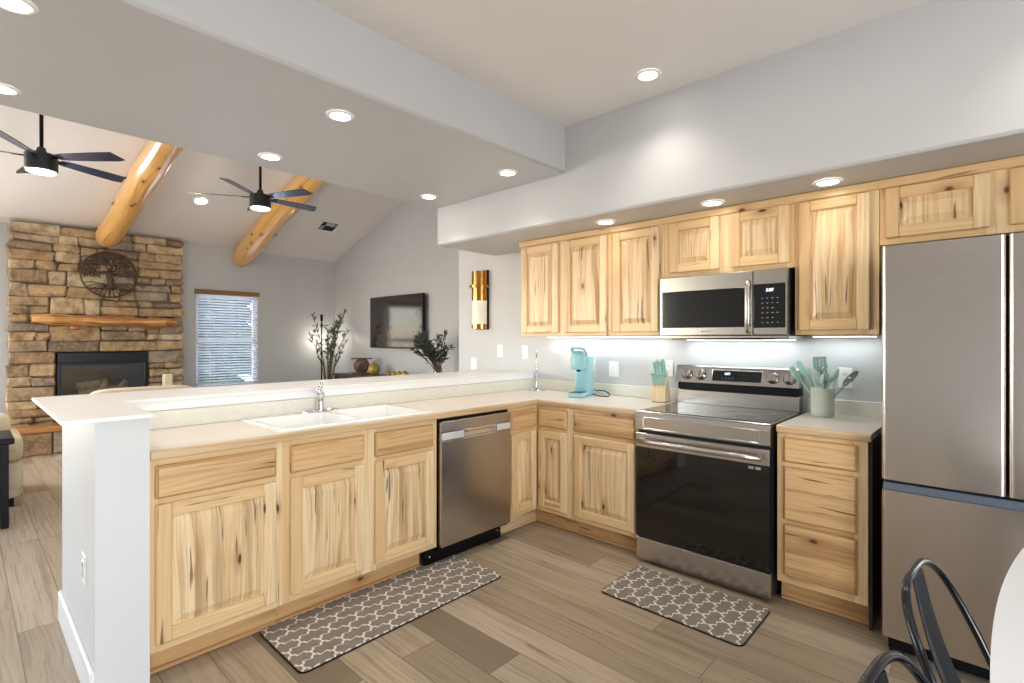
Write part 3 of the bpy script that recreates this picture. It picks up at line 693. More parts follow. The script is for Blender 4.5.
# ------------------------------------------------------------------ floor mats
def mat_thing(label, loc, lx, ly):
    t = thing('kitchen_mat', label, 'rug', loc, 0, 'trellis kitchen mats')
    def rr(lx, ly, r): return [(sx * (lx / 2 - r) + r * math.cos(a), sy * (ly / 2 - r) + r * math.sin(a)) for sx, sy, a0 in ((1, 1, 0), (-1, 1, 90), (-1, -1, 180), (1, -1, 270)) for a in [R(a0 + 90 * k / 6) for k in range(7)]]
    m = MB(); m.prism(rr(lx - .008, ly - .008, .03), 2, .003, .011); m.build('cloth_top', RUGM, t)
    m = MB(); m.prism(rr(lx, ly, .034), 2, .001, .006); m.build('foam_base', BLKPLA, t)
mat_thing('long grey and white trellis mat in front of the sink cabinet', (-.665, -1.94, 0), .44, 1.17)
mat_thing('shorter grey and white trellis mat in front of the range', (.418, -.925, 0), .735, .42)

# ------------------------------------------------------------------ things on the counters
t = thing('paper_towel_holder', 'slim chrome paper towel stand on the counter corner', 'paper towel holder', (-1.245, -.115, .914))
m = MB(); m.lathe([(0, 0), (.078, 0), (.080, .004), (.078, .010), (.03, .016), (.012, .022), (0, .023)], 36); m.build('base', CHROME, t)
m = MB(); m.lathe([(.0065, .015), (.0065, .32), (0, .32)], 14); m.lathe([(0, .316), (.009, .318), (.012, .328), (.010, .338), (0, .343)], 16); m.build('rod', CHROME, t)

t = thing('coffee_maker', 'aqua single-cup coffee maker with a clear water tank on the counter', 'coffee maker', (-.708, -.205, .914), R(15))
def rbox(m, x0, x1, y0, y1, z0, z1, r, b=.006):
    pl = [(sx + r * math.cos(a), sy + r * math.sin(a)) for sx, sy, a0 in ((x1 - r, y1 - r, 0), (x0 + r, y1 - r, 90), (x0 + r, y0 + r, 180), (x1 - r, y0 + r, 270)) for a in [R(a0 + 90 * k / 6) for k in range(7)]]
    n = len(pl); cx, cy = (x0 + x1) / 2, (y0 + y1) / 2
    def ring(s, z): return [(cx + (p[0] - cx) * (1 - s / (x1 - x0) * 2), cy + (p[1] - cy) * (1 - s / (y1 - y0) * 2), z) for p in pl]
    vs = ring(b, z0) + ring(0, z0 + b) + ring(0, z1 - b) + ring(b, z1)
    fs = [tuple(range(n))[::-1], tuple(range(3 * n, 4 * n))] + [(k * n + i, k * n + (i + 1) % n, (k + 1) * n + (i + 1) % n, (k + 1) * n + i) for k in range(3) for i in range(n)]
    m.faces(vs, fs, 2, True)
m = MB(); rbox(m, -.058, .058, -.02, .105, .0, .306, .022); m.build('body', TEAL, t, auto=40)
m = MB(); rbox(m, -.062, .062, -.165, -.005, .0, .034, .03); m.build('drip_tray', TEAL, t, auto=40)
m = MB(); m.box(-.045, .045, -.150, -.03, .034, .037, b=.001); m.build('drip_grate', DKGREY, t)
m = MB(); m.lathe([(0, .208), (.050, .208), (.056, .214), (.058, .225), (.058, .300), (.052, .306), (0, .306)], 32, T(0, -.085, 0), sy=1.15); m.build('brew_head', TEAL, t, auto=40)
m = MB(); m.lathe([(.054, .307), (.053, .330), (.044, .345), (0, .349)], 28, T(0, -.085, 0), sy=1.1); hd = m.build('lid', TEAL, t)
m = MB(); m.tube([(-.046, -.045, .315), (-.05, -.10, .36), (-.035, -.145, .368), (0, -.155, .369), (.035, -.145, .368), (.05, -.10, .36), (.046, -.045, .315)], .012, 10, flat=.8); m.build('lid_handle', TEAL, hd)
m = MB(); m.lathe([(0, .190), (.014, .190), (.018, .209), (0, .209)], 16, T(0, -.085, 0)); m.build('spout', BLKPLA, t)
m = MB(); rbox(m, -.052, .052, .108, .165, .028, .285, .02); m.build('water_tank', TANK, t, auto=40)
m = MB(); rbox(m, -.055, .055, .106, .168, .284, .300, .02, .003); rbox(m, -.055, .055, .106, .168, 0, .028, .02, .003); m.build('tank_lid', TEAL, t, auto=40)
pts = [(.050, .10, .014), (.075, .06, .007), (.115, .02, .0052), (.165, .0, .0052), (.20, .02, .006), (.195, .06, .018), (.15, .095, .034), (.10, .12, .036), (.06, .135, .030)]
def smooth(p, n=8):
    p = [Vector(q) for q in p]; o = []
    for i in range(len(p) - 1):
        a = p[max(i - 1, 0)]; b = p[i]; c = p[i + 1]; d = p[min(i + 2, len(p) - 1)]
        for k in range(n):
            s = k / n; o.append(.5 * ((2 * b) + (c - a) * s + (2 * a - 5 * b + 4 * c - d) * s * s + (3 * b - a - 3 * c + d) * s ** 3))
    return o + [p[-1]]
m = MB(); m.tube(smooth(pts), .0042, 8); m.build('power_cord', BLKPLA, t)

KX, KY, KR = -.084, -.195, R(8)
t = thing('knife_block', 'slanted pale wood knife block beside the range', 'knife block', (KX, KY, .914), KR)
m = MB(); m.prism([(0, 0.004), (.118, 0.004), (.062, .20), (0, .098)], 0, -.047, .047, g=2); m.build('wood_block', BLOCKW, t)
m = MB(); m.prism([(.121, .006), (.0645, .206), (.057, .1985), (.1165, .005)], 0, -.040, .040); m.build('steel_back', STEEL, t)
m = MB(); m.box(-.044, .044, .004, .112, 0, .004); m.build('rubber_foot', BLKPLA, t)
kdir = Vector((0, -.38, .925)).normalized()
def knife(lab, lx, s, L, wd, group):
    base = Vector((lx, .062 * s, .098 + .102 * s)) + kdir * .002
    q = Matrix.Translation((KX, KY, .914)) @ Matrix.Rotation(KR, 4, 'Z')
    o = thing('kitchen_knife', lab, 'knife', q @ base, KR, group)
    TM = Matrix.Rotation(math.atan2(.38, .925), 4, 'X')
    m = MB(); m.box(-wd * .35, wd * .35, -wd * .9, wd * .9, .0, .012, b=.001, M=TM); m.build('bolster', CHROME, o)
    m = MB(); pts = [(0, .000, .011), (0, -.001, L * .25), (0, .002, L * .55), (0, -.002, L * .85), (0, -.010, L)]
    m.tube([TM @ Vector(p) for p in smooth(pts, 4)], [wd * (.85 + .15 * abs(math.cos(k / 16 * PI))) for k in range(17)], 10); m.build('handle', MINT, o)
for k in range(6): knife('mint-handled steak knife in the lower row of the knife block', -.0375 + k * .015, .16, .096, .0070, 'steak knives in the block')
for k, (lx, L, wd, lab) in enumerate(((-.034, .108, .0105, 'leftmost mint-handled knife in the upper row of the knife block'), (-.011, .125, .0120, 'second mint-handled knife from left, upper row of the knife block'),
                                      (.013, .114, .0110, 'third mint-handled knife from left, upper row of the knife block'), (.034, .132, .0125, 'rightmost and tallest mint-handled knife in the knife block'))):
    knife(lab, lx, .74, L, wd, 'large knives in the block')

CX, CY, CZ = .886, -.135, .914
t = thing('utensil_crock', 'pale sage ceramic crock full of mint utensils, right of the range', 'utensil crock', (CX, CY, CZ))
m = MB(); m.lathe([(0, 0), (.052, 0), (.056, .004), (.058, .02), (.0585, .150), (.061, .156), (.060, .160), (.054, .158), (.053, .02), (0, .014)], 40); m.build('pot', CROCK, t, auto=40)
def utensil(name, lab, az, tilt, L, head, spin=0, col=None, r0=.02):
    """a utensil standing in the crock: azimuth az, leaning out by tilt, handle length L"""
    col = col or MINTL
    o = thing(name, lab, 'utensil', (CX + r0 * math.cos(R(az)) * -.6, CY + r0 * math.sin(R(az)) * -.6, CZ + .019), 0, 'utensils in the crock')
    M = Matrix.Rotation(R(az), 4, 'Z') @ Matrix.Rotation(R(tilt), 4, 'Y') @ Matrix.Rotation(R(spin), 4, 'Z')
    m = MB(); m.tube([(0, 0, .0), (0, 0, L * .5), (0, 0, L)], [.0052, .0048, .004], 10, M=M); m.build('handle', col if head != 'whisk' else CHROME, o)
    m = MB()
    if head == 'spoon' or head == 'ladle' or head == 'slotspoon':
        rx, rz, dp = dict(spoon=(.029, .043, .012), ladle=(.036, .036, .026), slotspoon=(.032, .056, .008))[head]
        n = 20; rings = 5; vs = []; fs = []
        for side, off in ((0, 0), (1, .0022)):
            for k in range(rings + 1):
                s = k / rings
                for i in range(n): a = 2 * PI * i / n; vs.append((rx * s * math.cos(a), dp * (s * s - 1) - off * (1 - s * .2) + dp * .4, L + rz * .9 + rz * s * math.sin(a)))
        N = (rings + 1) * n
        for side in (0, 1):
            for k in range(rings):
                for i in range(n):
                    if head == 'slotspoon' and k in (1, 2, 3) and i % 4 in (1,): continue
                    q = (side * N + k * n + i, side * N + k * n + (i + 1) % n, side * N + (k + 1) * n + (i + 1) % n, side * N + (k + 1) * n + i); fs.append(q if side else q[::-1])
        for i in range(n): fs.append((rings * n + i, rings * n + (i + 1) % n, N + rings * n + (i + 1) % n, N + rings * n + i))
        m.faces(vs, fs, 2, True, M=M)
    elif head == 'turner':
        m.prism([(-.012, L - .004), (.012, L - .004), (.034, L + .022), (.034, L + .030), (-.034, L + .030), (-.034, L + .022)], 1, -.0015, .0015, M=M)
        for a in (-.034, -.0165, .0005, .0175): m.box(a, a + .0125 if a < .0175 else .034, -.0015, .0015, L + .030, L + .074, M=M)
        m.box(-.034, .034, -.0015, .0015, L + .074, L + .086, b=.001, M=M)
    elif head == 'spatula':
        m.prism([(-.010, L - .004), (.010, L - .004), (.028, L + .02), (.027, L + .085), (.018, L + .094), (-.027, L + .088), (-.028, L + .02)], 1, -.003, .003, M=M)
    elif head == 'whisk':
        for k in range(5): m.tube([M @ Matrix.Rotation(PI * k / 5, 4, 'Z') @ Vector((.026 * math.sin(a) * (1 if a < PI else 1), 0, L + .05 - .05 * math.cos(a))) for a in [2 * PI * j / 18 for j in range(19)]], .0013, 6)
    elif head == 'fork':
        m.lathe([(.005, L - .004), (.022, L + .012), (.026, L + .03), (.022, L + .032), (.004, L + .004)], 16, M)
        for k in range(8): a = 2 * PI * k / 8; m.tube([M @ Vector((.024 * math.cos(a), .024 * math.sin(a), L + .028)), M @ Vector((.026 * math.cos(a), .026 * math.sin(a), L + .05))], .0025, 6)
    elif head == 'brush':
        m.box(-.014, .014, -.004, .004, L - .002, L + .02, b=.002, M=M); m.box(-.017, .017, -.005, .005, L + .018, L + .058, b=.003, M=M)
    m.build(dict(spoon='bowl', ladle='bowl', slotspoon='slotted_bowl', turner='slotted_blade', spatula='blade', whisk='wire_loops', fork='tines', brush='bristle_head')[head], col if head != 'whisk' else CHROME, o)
MG = plain('grey_mint_plastic', srgb(150, 176, 160), .45, nscale=20, namt=.04)
utensil('spatula', 'mint spatula leaning farthest left in the crock', 196, 34, .215, 'spatula', 60)
utensil('spatula', 'pale mint spatula leaning left over the range, just above the farthest-left one', 188, 25, .225, 'spatula', 70, MINT)
utensil('slotted_turner', 'square slotted mint turner standing highest at the back of the crock', 150, 6, .232, 'turner', -130, MINT)
utensil('serving_spoon', 'pale mint oval spoon at the front left of the crock', 215, 17, .185, 'spoon', -100)
utensil('soup_ladle', 'round mint ladle in the front middle of the crock', 290, 9, .165, 'ladle', -20, CROCK)
utensil('balloon_whisk', 'wire balloon whisk in the middle of the crock', 250, 3, .155, 'whisk')
utensil('pasta_fork', 'mint pasta fork right of the middle of the crock', 10, 12, .175, 'fork', 0)
utensil('pastry_brush', 'narrow upright mint brush at the back right of the crock', 60, 9, .215, 'brush', 40, MG)
utensil('serving_spoon', 'pale mint spoon leaning right behind the slotted spoon', 45, 24, .190, 'spoon', 40)
utensil('slotted_spoon', 'large slotted green spoon leaning farthest right in the crock', -8, 37, .200, 'slotspoon', 70, MG)

# ------------------------------------------------------------------ switches and outlets
def plate(kind, lab, x, z, wd=.072, y=0.0, rz=0.0):
    t = thing('light_switch' if kind == 'rocker' else 'wall_outlet', lab, 'switch' if kind == 'rocker' else 'outlet', (x, y, z), rz, 'white wall plates')
    m = MB(); m.box(-wd / 2, wd / 2, -.006, 0, -.058, .058, b=.003); m.build('cover_plate', WPLATE, t)
    m = MB()
    if kind == 'rocker': m.box(-.017, .017, -.009, -.005, -.034, .034, b=.002); m.build('rocker', CERAM, t)
    elif kind == 'decora':
        m.box(-.017, .017, -.008, -.005, -.034, .034, b=.0015); f = m.build('receptacle', CERAM, t)
        m = MB()
        for zz in (-.018, .018):
            for xx in (-.006, .006): m.box(xx - .001, xx + .001, -.0085, -.0078, zz - .004, zz + .005)
        m.build('slots', BLKPLA, f)
    else:
        for zz in (-.020, .020): m.lathe([(0, 0), (.0165, 0), (.0165, .003), (0, .003)], 20, T(0, -.0055, zz) @ Matrix.Rotation(R(90), 4, 'X'), sy=.85)
        f = m.build('receptacle', CERAM, t, auto=40); m = MB()
        for zz in (-.020, .020):
            for xx in (-.006, .006): m.box(xx - .0011, xx + .0011, -.0092, -.0083, zz - .002, zz + .007)
            m.lathe([(0, 0), (.0028, 0), (0, .0006)], 10, T(0, -.0085, zz - .007) @ Matrix.Rotation(R(90), 4, 'X'))
        m.build('slots', BLKPLA, f)
plate('rocker', 'white light switch low on the wall left of the copper sconce bottom', -2.149, 1.106, .08)
plate('duplex', 'white outlet plate on the wall below right of the copper sconce', -1.785, 1.237)
plate('rocker', 'white light switch between the sconce and the farthest left wall cabinet', -1.470, 1.233)
plate('rocker', 'white wide switch plate on the backsplash wall right of the coffee maker', -.555, 1.115, .085)
plate('duplex', 'white outlet on the wall half behind the knife block', -.105, 1.140)
plate('duplex', 'white duplex outlet on the wall right of the utensil crock', .972, 1.128)
plate('decora', 'white outlet on the grey-shaded end of the peninsula wall', -1.02, .45, .074, -3.12)

# ------------------------------------------------------------------ wall sconce
t = thing('wall_sconce', 'tall copper half-cylinder sconce with a cream glass band on the grey wall', 'sconce', (-2.035, 0, 1.447))
m = MB(); m.box(-.088, .100, -.016, 0, -.005, .565, b=.004); m.build('back_plate', BLKPLA, t)
HM = T(0, -.016, 0) @ Matrix.Rotation(PI, 4, 'Z')
def half(z0, z1, r, cap=True): return [(0, z0), (r, z0), (r, z1), (0, z1)]
m = MB(); m.lathe(half(.27, .555, .088), 24, HM, arc=PI); m.build('upper_shade', BRASS, t, auto=40)
m = MB(); m.lathe(half(.396, .420, .110), 24, HM, arc=PI); m.build('ring', BRASS, t, auto=40)
m = MB(); m.lathe(half(.045, .270, .084), 24, HM, arc=PI); m.build('glass_band', CREAMG, t, auto=40)
m = MB(); m.lathe(half(.0, .045, .090), 24, HM, arc=PI); m.build('lower_cup', BRASS, t, auto=40)

# ------------------------------------------------------------------ recessed ceiling lights
WARM = (1.0, .94, .86)
def downlight(lab, loc, power, tilt=0.0, r=.067, group='recessed ceiling lights', spread=115):
    t = thing('recessed_light', lab, 'ceiling light', loc, 0, group)
    if tilt: t.rotation_euler = (0, tilt, 0)
    m = MB(); m.lathe([(r, -.001), (r, -.004), (r - .008, -.007), (r - .018, -.007), (r - .020, -.002)], 36); m.build('trim_ring', CERAM, t)
    m = MB(); m.lathe([(0, -.0055), (r - .019, -.0045), (r - .018, -.002)], 36); m.build('lens', LENS, t)
    l = bpy.data.lights.new('lamp', 'SPOT'); l.energy = power; l.color = WARM; l.spot_size = R(spread); l.spot_blend = 1.0; l.shadow_soft_size = .05
    o = bpy.data.objects.new('lamp', l); COL.objects.link(o); o.parent = t; o.location = (0, 0, -.03)
HZ = 2.452
for x, y, lab in ((-.77, -3.34, 'recessed light nearest the camera on the right side of the ceiling header'), (-.77, -2.178, 'recessed light in the right row of the header, middle one'), (-.76, -.985, 'recessed light at the far end of the header, right row by the soffit'),
                  (-1.605, -3.335, 'recessed light in the left row of the header at the picture edge'), (-1.605, -2.178, 'recessed light in the left row of the header above the second fan'), (-1.60, -.985, 'recessed light at the far end of the header, left row by the soffit')):
    downlight(lab, (x, y, HZ), 16)
downlight('recessed light in the high kitchen ceiling above the range', (.241, -.953, ZC), 16)
for x, y in ((.25, -2.9), (1.9, -.953), (1.9, -4.6), (.25, -5.2)): downlight('added recessed light in the high kitchen ceiling, out of view', (x, y, ZC), 16)  # unseen lamps added to brighten the kitchen
for x, y, lab in ((-.312, -.50, 'recessed light in the soffit above the tall wall cabinet left of the microwave'), (.408, -.50, 'recessed light in the soffit above the microwave'), (.985, -.50, 'recessed light in the soffit above the utensil crock cabinet')):
    downlight(lab, (x, y, 2.136), 3.4, group='recessed soffit lights')
downlight('recessed light in the sloped living room ceiling left of the second fan', (-5.87, -1.341, zl(-5.87)), 30, -math.atan(1 / 3), .09)
for x, y in ((-5.87, -3.6), (-5.87, -5.6), (-3.2, -4.6)): downlight('added recessed light in the sloped living room ceiling, out of view', (x, y, zl(x)), 38, -math.atan(1 / 3), .09)  # extra unseen lamps, added to brighten the living room

# ------------------------------------------------------------------ table and chairs at the right edge
t = thing('dining_table', 'white dining table with a bowed edge at the lower right', 'table', (2.05, -2.24, 0))
n = 24; hl, hw = .865, .477
edge = [(hw - .072 * (abs(-hl + 2 * hl * k / n) / hl) ** 2.2, -hl + 2 * hl * k / n) for k in range(n + 1)]
m = MB(); m.prism(edge + [(-x, y) for x, y in reversed(edge)], 2, .722, .75); m.build('tabletop', CERAM, t)
for y in (-.55, .55):
    m = MB(); m.lathe([(0, 0), (.24, 0), (.24, .012), (.06, .03), (.045, .06), (.04, .60), (.07, .70), (.12, .722), (0, .722)], 32, T(0, y, 0)); m.build('pedestal', CERAM, t)
def hoop(w, rec, top, zb=.46, n=28):
    o = []
    for k in range(n + 1):
        th = PI * k / n; lx = -w / 2 * math.copysign(abs(math.cos(th)) ** .7, math.cos(th)); lz = zb + (top - zb) * abs(math.sin(th)) ** .5
        o.append((-rec * (lz - zb), lx, lz))
    return o
def metal_chair(label, loc, rz, w, rec, top):
    t = thing('metal_chair', label, 'chair', loc, rz, 'black metal dining chairs')
    pts = hoop(w, rec, top); pts = [(.04, -w / 2 - .01, .44)] + pts + [(.04, w / 2 + .01, .44)]
    m = MB(); m.tube(smooth(pts, 3), .0092, 12); m.build('back_hoop', BLKMET, t)
    vs = []; nz = 10
    for k in range(nz + 1):
        s = k / nz; z = .455 + (top - .012 - .455) * s; hw = .062 - .014 * s; x = -rec * (z - .46) - .045 * (1 - s) - .012 * math.sin(PI * s)
        vs += [(x, -hw, z), (x - .010, 0, z), (x, hw, z), (x + .003, hw, z), (x - .007, 0, z), (x + .003, -hw, z)]
    m = MB(); m.faces(vs, [(a * 6 + i, a * 6 + (i + 1) % 6, (a + 1) * 6 + (i + 1) % 6, (a + 1) * 6 + i) for a in range(nz) for i in range(6)] + [(0, 1, 2, 3, 4, 5), tuple(nz * 6 + i for i in (5, 4, 3, 2, 1, 0))]); m.build('back_splat', BLKMET, t)
    m = MB(); rbox(m, .0, .37, -.185, .185, .435, .458, .05, .006); m.build('seat', BLKMET, t, auto=40)
    for fx, fy in ((.335, -.155), (.335, .155), (.03, -.165), (.03, .165)):
        ex = fx + (.045 if fx > .2 else -.075); ey = fy * 1.25
        m = MB(); m.tube([(fx, fy, .437), (ex, ey, .006)], [.019, .013], 8, flat=.6); lg = m.build('leg', BLKMET, t)
        m = MB(); m.lathe([(0, 0), (.015, 0), (.014, .012), (0, .013)], 12, T(ex, ey, 0)); m.build('foot_cap', BLKPLA, lg)
    m = MB()
    for a, b in (((.32, -.15, .40), (.04, .16, .40)), ((.32, .15, .40), (.04, -.16, .40))): m.tube([a, b], .006, 8)
    m.build('cross_brace', BLKMET, t)
metal_chair('black metal chair with a hooped back, tucked under the table toward the refrigerator', (1.585, -1.878, 0), -.10, .428, .45, .788)
metal_chair('black metal chair with a hooped back, cut off by the bottom of the picture', (1.575, -2.4245, 0), -.10, .428, .45, .788)

# ------------------------------------------------------------------ fireplace wall
FX = -6.85; FY0, FY1 = -3.06, -1.29; OY0, OY1, OZ0, OZ1 = -2.655, -1.70, .30, 1.19
fpz = zl(-7.0) - .004
ch = thing('stone_chimney', 'floor-to-ceiling stacked stone fireplace chimney on the far left wall', 'fireplace', (0, 0, 0))
m = MB()
for a in ((FY0 + .03, OY0, .0, fpz), (OY1, FY1 - .03, .0, fpz), (OY0, OY1, OZ1, fpz), (OY0, OY1, 0, OZ0 - .01)): m.box(-7.045, FX - .035, *a)
m.box(-7.045, -7.0, OY0, OY1, OZ0, OZ1); m.build('mortar_core', MORTAR, ch)
random.seed(21); m = MB()
def stones(y0, y1, z0, z1):
    y = y0
    while y < y1 - .02:
        e = y + rnd(.15, .46)
        if y1 - e < .12: e = y1
        out = rnd(0, .035) if y == FY0 else 0
        m.box(-7.0, FX + rnd(-.024, .028), y + .003 - out, e - .003 + (rnd(0, .02) if e == FY1 else 0), z0 + .003, z1 - .003, g=1, b=rnd(.010, .026), jit=.013)
        y = e
def ashlar(y0, y1, z0, z1):
    """bands of stone, each band cut in chunks that are coursed on their own"""
    z = z0
    while z < z1 - .02:
        h = rnd(.20, .36)
        if z1 - z - h < .12: h = z1 - z
        y = y0
        while y < y1 - .02:
            e = y + rnd(.30, .75)
            if y1 - e < .22: e = y1
            k = max(1, int(round(h / rnd(.085, .15)))); cuts = [0] + sorted((i + rnd(-.22, .22)) / k for i in range(1, k)) + [1]
            for p, q in zip(cuts, cuts[1:]): stones(y, e, z + h * p, z + h * q)
            y = e
        z += h
ashlar(FY0, OY0, 0, OZ1); ashlar(OY1, FY1, 0, OZ1); ashlar(OY0, OY1, 0, OZ0 - .01)
a, b, ym = OY0 - .07, OY1 + .09, (OY0 + OY1) / 2 - .05
stones(FY0, a, OZ1, OZ1 + .135); stones(b, FY1, OZ1, OZ1 + .135)
for p, q in ((a, ym), (ym, b)): m.box(-7.0, FX + rnd(.015, .03), p + .004, q - .004, OZ1 + .002, OZ1 + .131, g=1, b=.014, jit=.004)
ashlar(FY0, FY1, OZ1 + .135, fpz)
m.build('stone_cladding', STONE, ch)
t = thing('fireplace_hearth', 'raised stone hearth bench with an orange wood slab below the fireplace', 'hearth', (0, 0, 0))
random.seed(8); m = MB(); y = -3.08
while y < -1.3:
    e = min(y + rnd(.3, .6), -1.27); m.box(-6.80, -6.47 + rnd(-.01, .01), y + .004, e - .004, .003, .262, g=1, b=.015, jit=.006); y = e
m.build('stone_base', STONE, t)
m = MB(); m.box(FX + .04, -6.43, -3.10, -1.25, .262, .325, g=1, b=.012); m.build('wood_slab', CEDAR, t)
t = thing('fireplace_insert', 'black gas fireplace insert with a glass front inside the stone opening', 'fireplace insert', (0, (OY0 + OY1) / 2, .326))
hw = (OY1 - OY0) / 2 - .012
m = MB(); m.box(-6.995, -6.985, -hw, hw, 0, .85); m.box(-6.985, -6.86, -hw, -hw + .012, 0, .85); m.box(-6.985, -6.86, hw - .012, hw, 0, .85); m.box(-6.985, -6.86, -hw, hw, 0, .02); m.box(-6.985, -6.86, -hw, hw, .838, .85); m.build('firebox', BLKPLA, t)
m = MB(); m.box(-6.862, -6.846, -hw, hw, .732, .85, b=.004); m.box(-6.862, -6.838, -hw + .01, hw - .01, .705, .735, b=.006)
m.box(-6.862, -6.84, -hw, -hw + .04, 0, .71, b=.004); m.box(-6.862, -6.84, hw - .04, hw, 0, .71, b=.004); m.box(-6.862, -6.84, -hw, hw, 0, .12, b=.004); m.build('surround_frame', plain('dark_blue_black_metal', srgb(22, 27, 38), .3, .3, nscale=20), t)
m = MB(); m.box(-6.856, -6.852, -hw + .04, hw - .04, .12, .705); m.build('glass_pane', GLASS, t)
GLOG = plain('ceramic_fire_log', srgb(128, 112, 92), .9, nscale=25, namt=.35, bump=.6, bscale=60)
for y0, z0, y1, z1, r, x in ((-.25, .33, .25, .35, .055, -6.93), (-.22, .21, .27, .20, .06, -6.91), (-.05, .27, .03, .50, .035, -6.90), (.10, .30, .25, .46, .04, -6.95), (-.28, .42, -.02, .45, .045, -6.96)):
    m = MB(); m.tube([(x, y0 + (y1 - y0) * k / 6, z0 + (z1 - z0) * k / 6) for k in range(7)], [r * rnd(.9, 1.1) for k in range(7)], 10); m.build('fire_log', GLOG, t)
# mantel: half log with a live edge
t = thing('mantel_shelf', 'live-edge cedar half-log mantel on the stone fireplace', 'mantel', (FX + .02, -2.146, 1.578))
random.seed(12); m = MB(); n, k = 30, 14; vs = []
for i in range(n + 1):
    y = -.735 + 1.47 * i / n; e = min(i, n - i) / 3; s = .72 + .28 * min(1, e)
    top = .080 + .007 * math.sin(i * .5) + .004 * math.sin(i * 1.3) - .022 * i / n; bot = -.058 + .010 * math.sin(i * .4 + 1) + .006 * math.sin(i * 1.2) - .022 * i / n; dep = .205 + .018 * math.sin(i * .5) + .012 * math.sin(i * 1.9)
    for q in range(k + 1):
        a = -PI / 2 + PI * q / k; vs.append((s * dep * math.cos(a) ** .6 if q not in (0, k) else 0, y, (top if a > 0 else -bot) * math.copysign(abs(math.sin(a)) ** .7, a) * s))
m.faces(vs, [(i * (k + 1) + q, (i + 1) * (k + 1) + q, (i + 1) * (k + 1) + q + 1, i * (k + 1) + q + 1) for i in range(n) for q in range(k)] + [tuple(range(k + 1)), tuple(n * (k + 1) + q for q in range(k, -1, -1))], 1, True)
m.build('log_slab', CEDAR, t, auto=50)
m = MB(); m.ball((.07, -.33, -.085), .045, 12, 8, sc=(1, 1.3, .7)); m.build('knot_burl', CEDAR, t)
# round iron tree on the chimney
t = thing('tree_wall_art', 'round rusted-iron tree of life hanging on the stone chimney', 'wall art', (FX + .055, -2.135, 2.185))
RA = .305; random.seed(4); m = MB(); YZ = lambda r, a: (0, r * math.sin(a), r * math.cos(a))
m.tube([YZ(RA - .012, 2 * PI * k / 48) for k in range(48)], .016, 8, closed=True, flat=.6); m.build('ring', RUST, t)
m = MB(); m.tube([(0, .0, -.19), (0, .012, -.10), (0, -.004, -.02), (0, .01, .05)], [.055, .036, .032, .034], 10, flat=.4)
def branch(y, z, a, L, r, lv):
    pts = [(0, y, z)]; aa = a
    for k in range(4):
        aa += rnd(-.25, .25); y += math.sin(aa) * L / 4; z += math.cos(aa) * L / 4
        if y * y + z * z > (RA - .02) ** 2: break
        pts.append((rnd(-.004, .004), y, z))
    if len(pts) > 1: m.tube(pts, [r * (1 - .12 * k) for k in range(len(pts))], 6, flat=.6)
    if lv and len(pts) == 5:
        for d in (-.6, .1, .65): branch(y, z, aa + d * rnd(.8, 1.2), L * .72, r * .62, lv - 1)
for a in (-1.5, -1.05, -.6, -.2, .2, .6, 1.05, 1.5): branch(0.005, .04 - abs(a) * .015, a, .15, .015, 3)
m.build('trunk_and_branches', RUST, t)
m = MB()
for k in range(13):
    a = PI + (k - 6) * .19; m.tube([(0, .02 * (k - 6) * .3, -.14), (0, math.sin(a) * .2, math.cos(a) * .2 - .02), (0, math.sin(a) * (RA - .02), math.cos(a) * (RA - .02))], [.016, .011, .010], 6, flat=.5)
m.build('roots', RUST, t)
m = MB(); random.seed(9)
for k in range(420):
    r = RA * math.sqrt(rnd(.10, .92)); a = rnd(-1.9, 1.9)
    y, z = r * math.sin(a), r * math.cos(a)
    if z < -.03 or (abs(y) < .10 and z < .12): continue
    b = rnd(0, 6.28); l = .021; w_ = .010; c = rnd(-.006, .010)
    v = [(c, y + l * math.cos(b), z + l * math.sin(b)), (c + .003, y - w_ * math.sin(b), z + w_ * math.cos(b)), (c, y - l * math.cos(b), z - l * math.sin(b)), (c + .003, y + w_ * math.sin(b), z - w_ * math.cos(b))]
    v2 = [(p[0] - .003, p[1], p[2]) for p in v]
    m.faces(v + v2, [(0, 1, 2, 3), (7, 6, 5, 4), (0, 4, 5, 1), (1, 5, 6, 2), (2, 6, 7, 3), (3, 7, 4, 0)])
o = m.build('leaves', RUST, t); o['kind'] = 'stuff'
t = thing('pillar_candle', 'tall ivory block candle on the hearth right of the fireplace opening', 'candle', (-6.60, -1.54, .326))
m = MB(); m.box(-.05, .05, -.05, .05, 0, .545, b=.008); m.build('wax_block', CANDLE, t)
m = MB(); m.tube([(0, 0, .543), (.002, 0, .56)], .002, 6); m.build('wick', BLKPLA, t)

# ------------------------------------------------------------------ log beams
def log(label, y0, xw, r0, r1, seed, dz=.145):
    random.seed(seed)
    t = thing('log_beam', label, 'log beam', (xw, y0, zl(xw) - dz), 0, 'peeled log beams'); L = 4.9; n = 34; pts = []; rr = []
    for k in range(n + 1):
        s = k / n; x = .012 + s * L
        pts.append((x, .02 * math.sin(s * 5 + seed) + .008 * math.sin(s * 17), x / 3 + .012 * math.sin(s * 7 + seed))); rr.append((r0 + (r1 - r0) * s) * (1 + .025 * math.sin(s * 23 + seed) + .02 * math.sin(s * 41)) * (.80 if k == 0 else 1))
    m = MB(); m.tube(pts, rr, 24, grainuv=True); m.build('log', PINE, t, auto=50)
    m = MB()
    for k in range(9):
        s = rnd(.03, .7); a = rnd(0, 6.28); i = int(s * n); p = Vector(pts[i]); d = Vector((0, math.cos(a), math.sin(a)))
        m.ball(p + d * rr[i] * .97, rnd(.014, .024), 10, 6, sc=(1.3, 1, 1))
    m.build('knots', REDW, t); return t
log('thick peeled log beam rising from above the stone chimney', -2.19, -6.80, .138, .150, 1, .195).rotation_euler = (0, 0, .075)
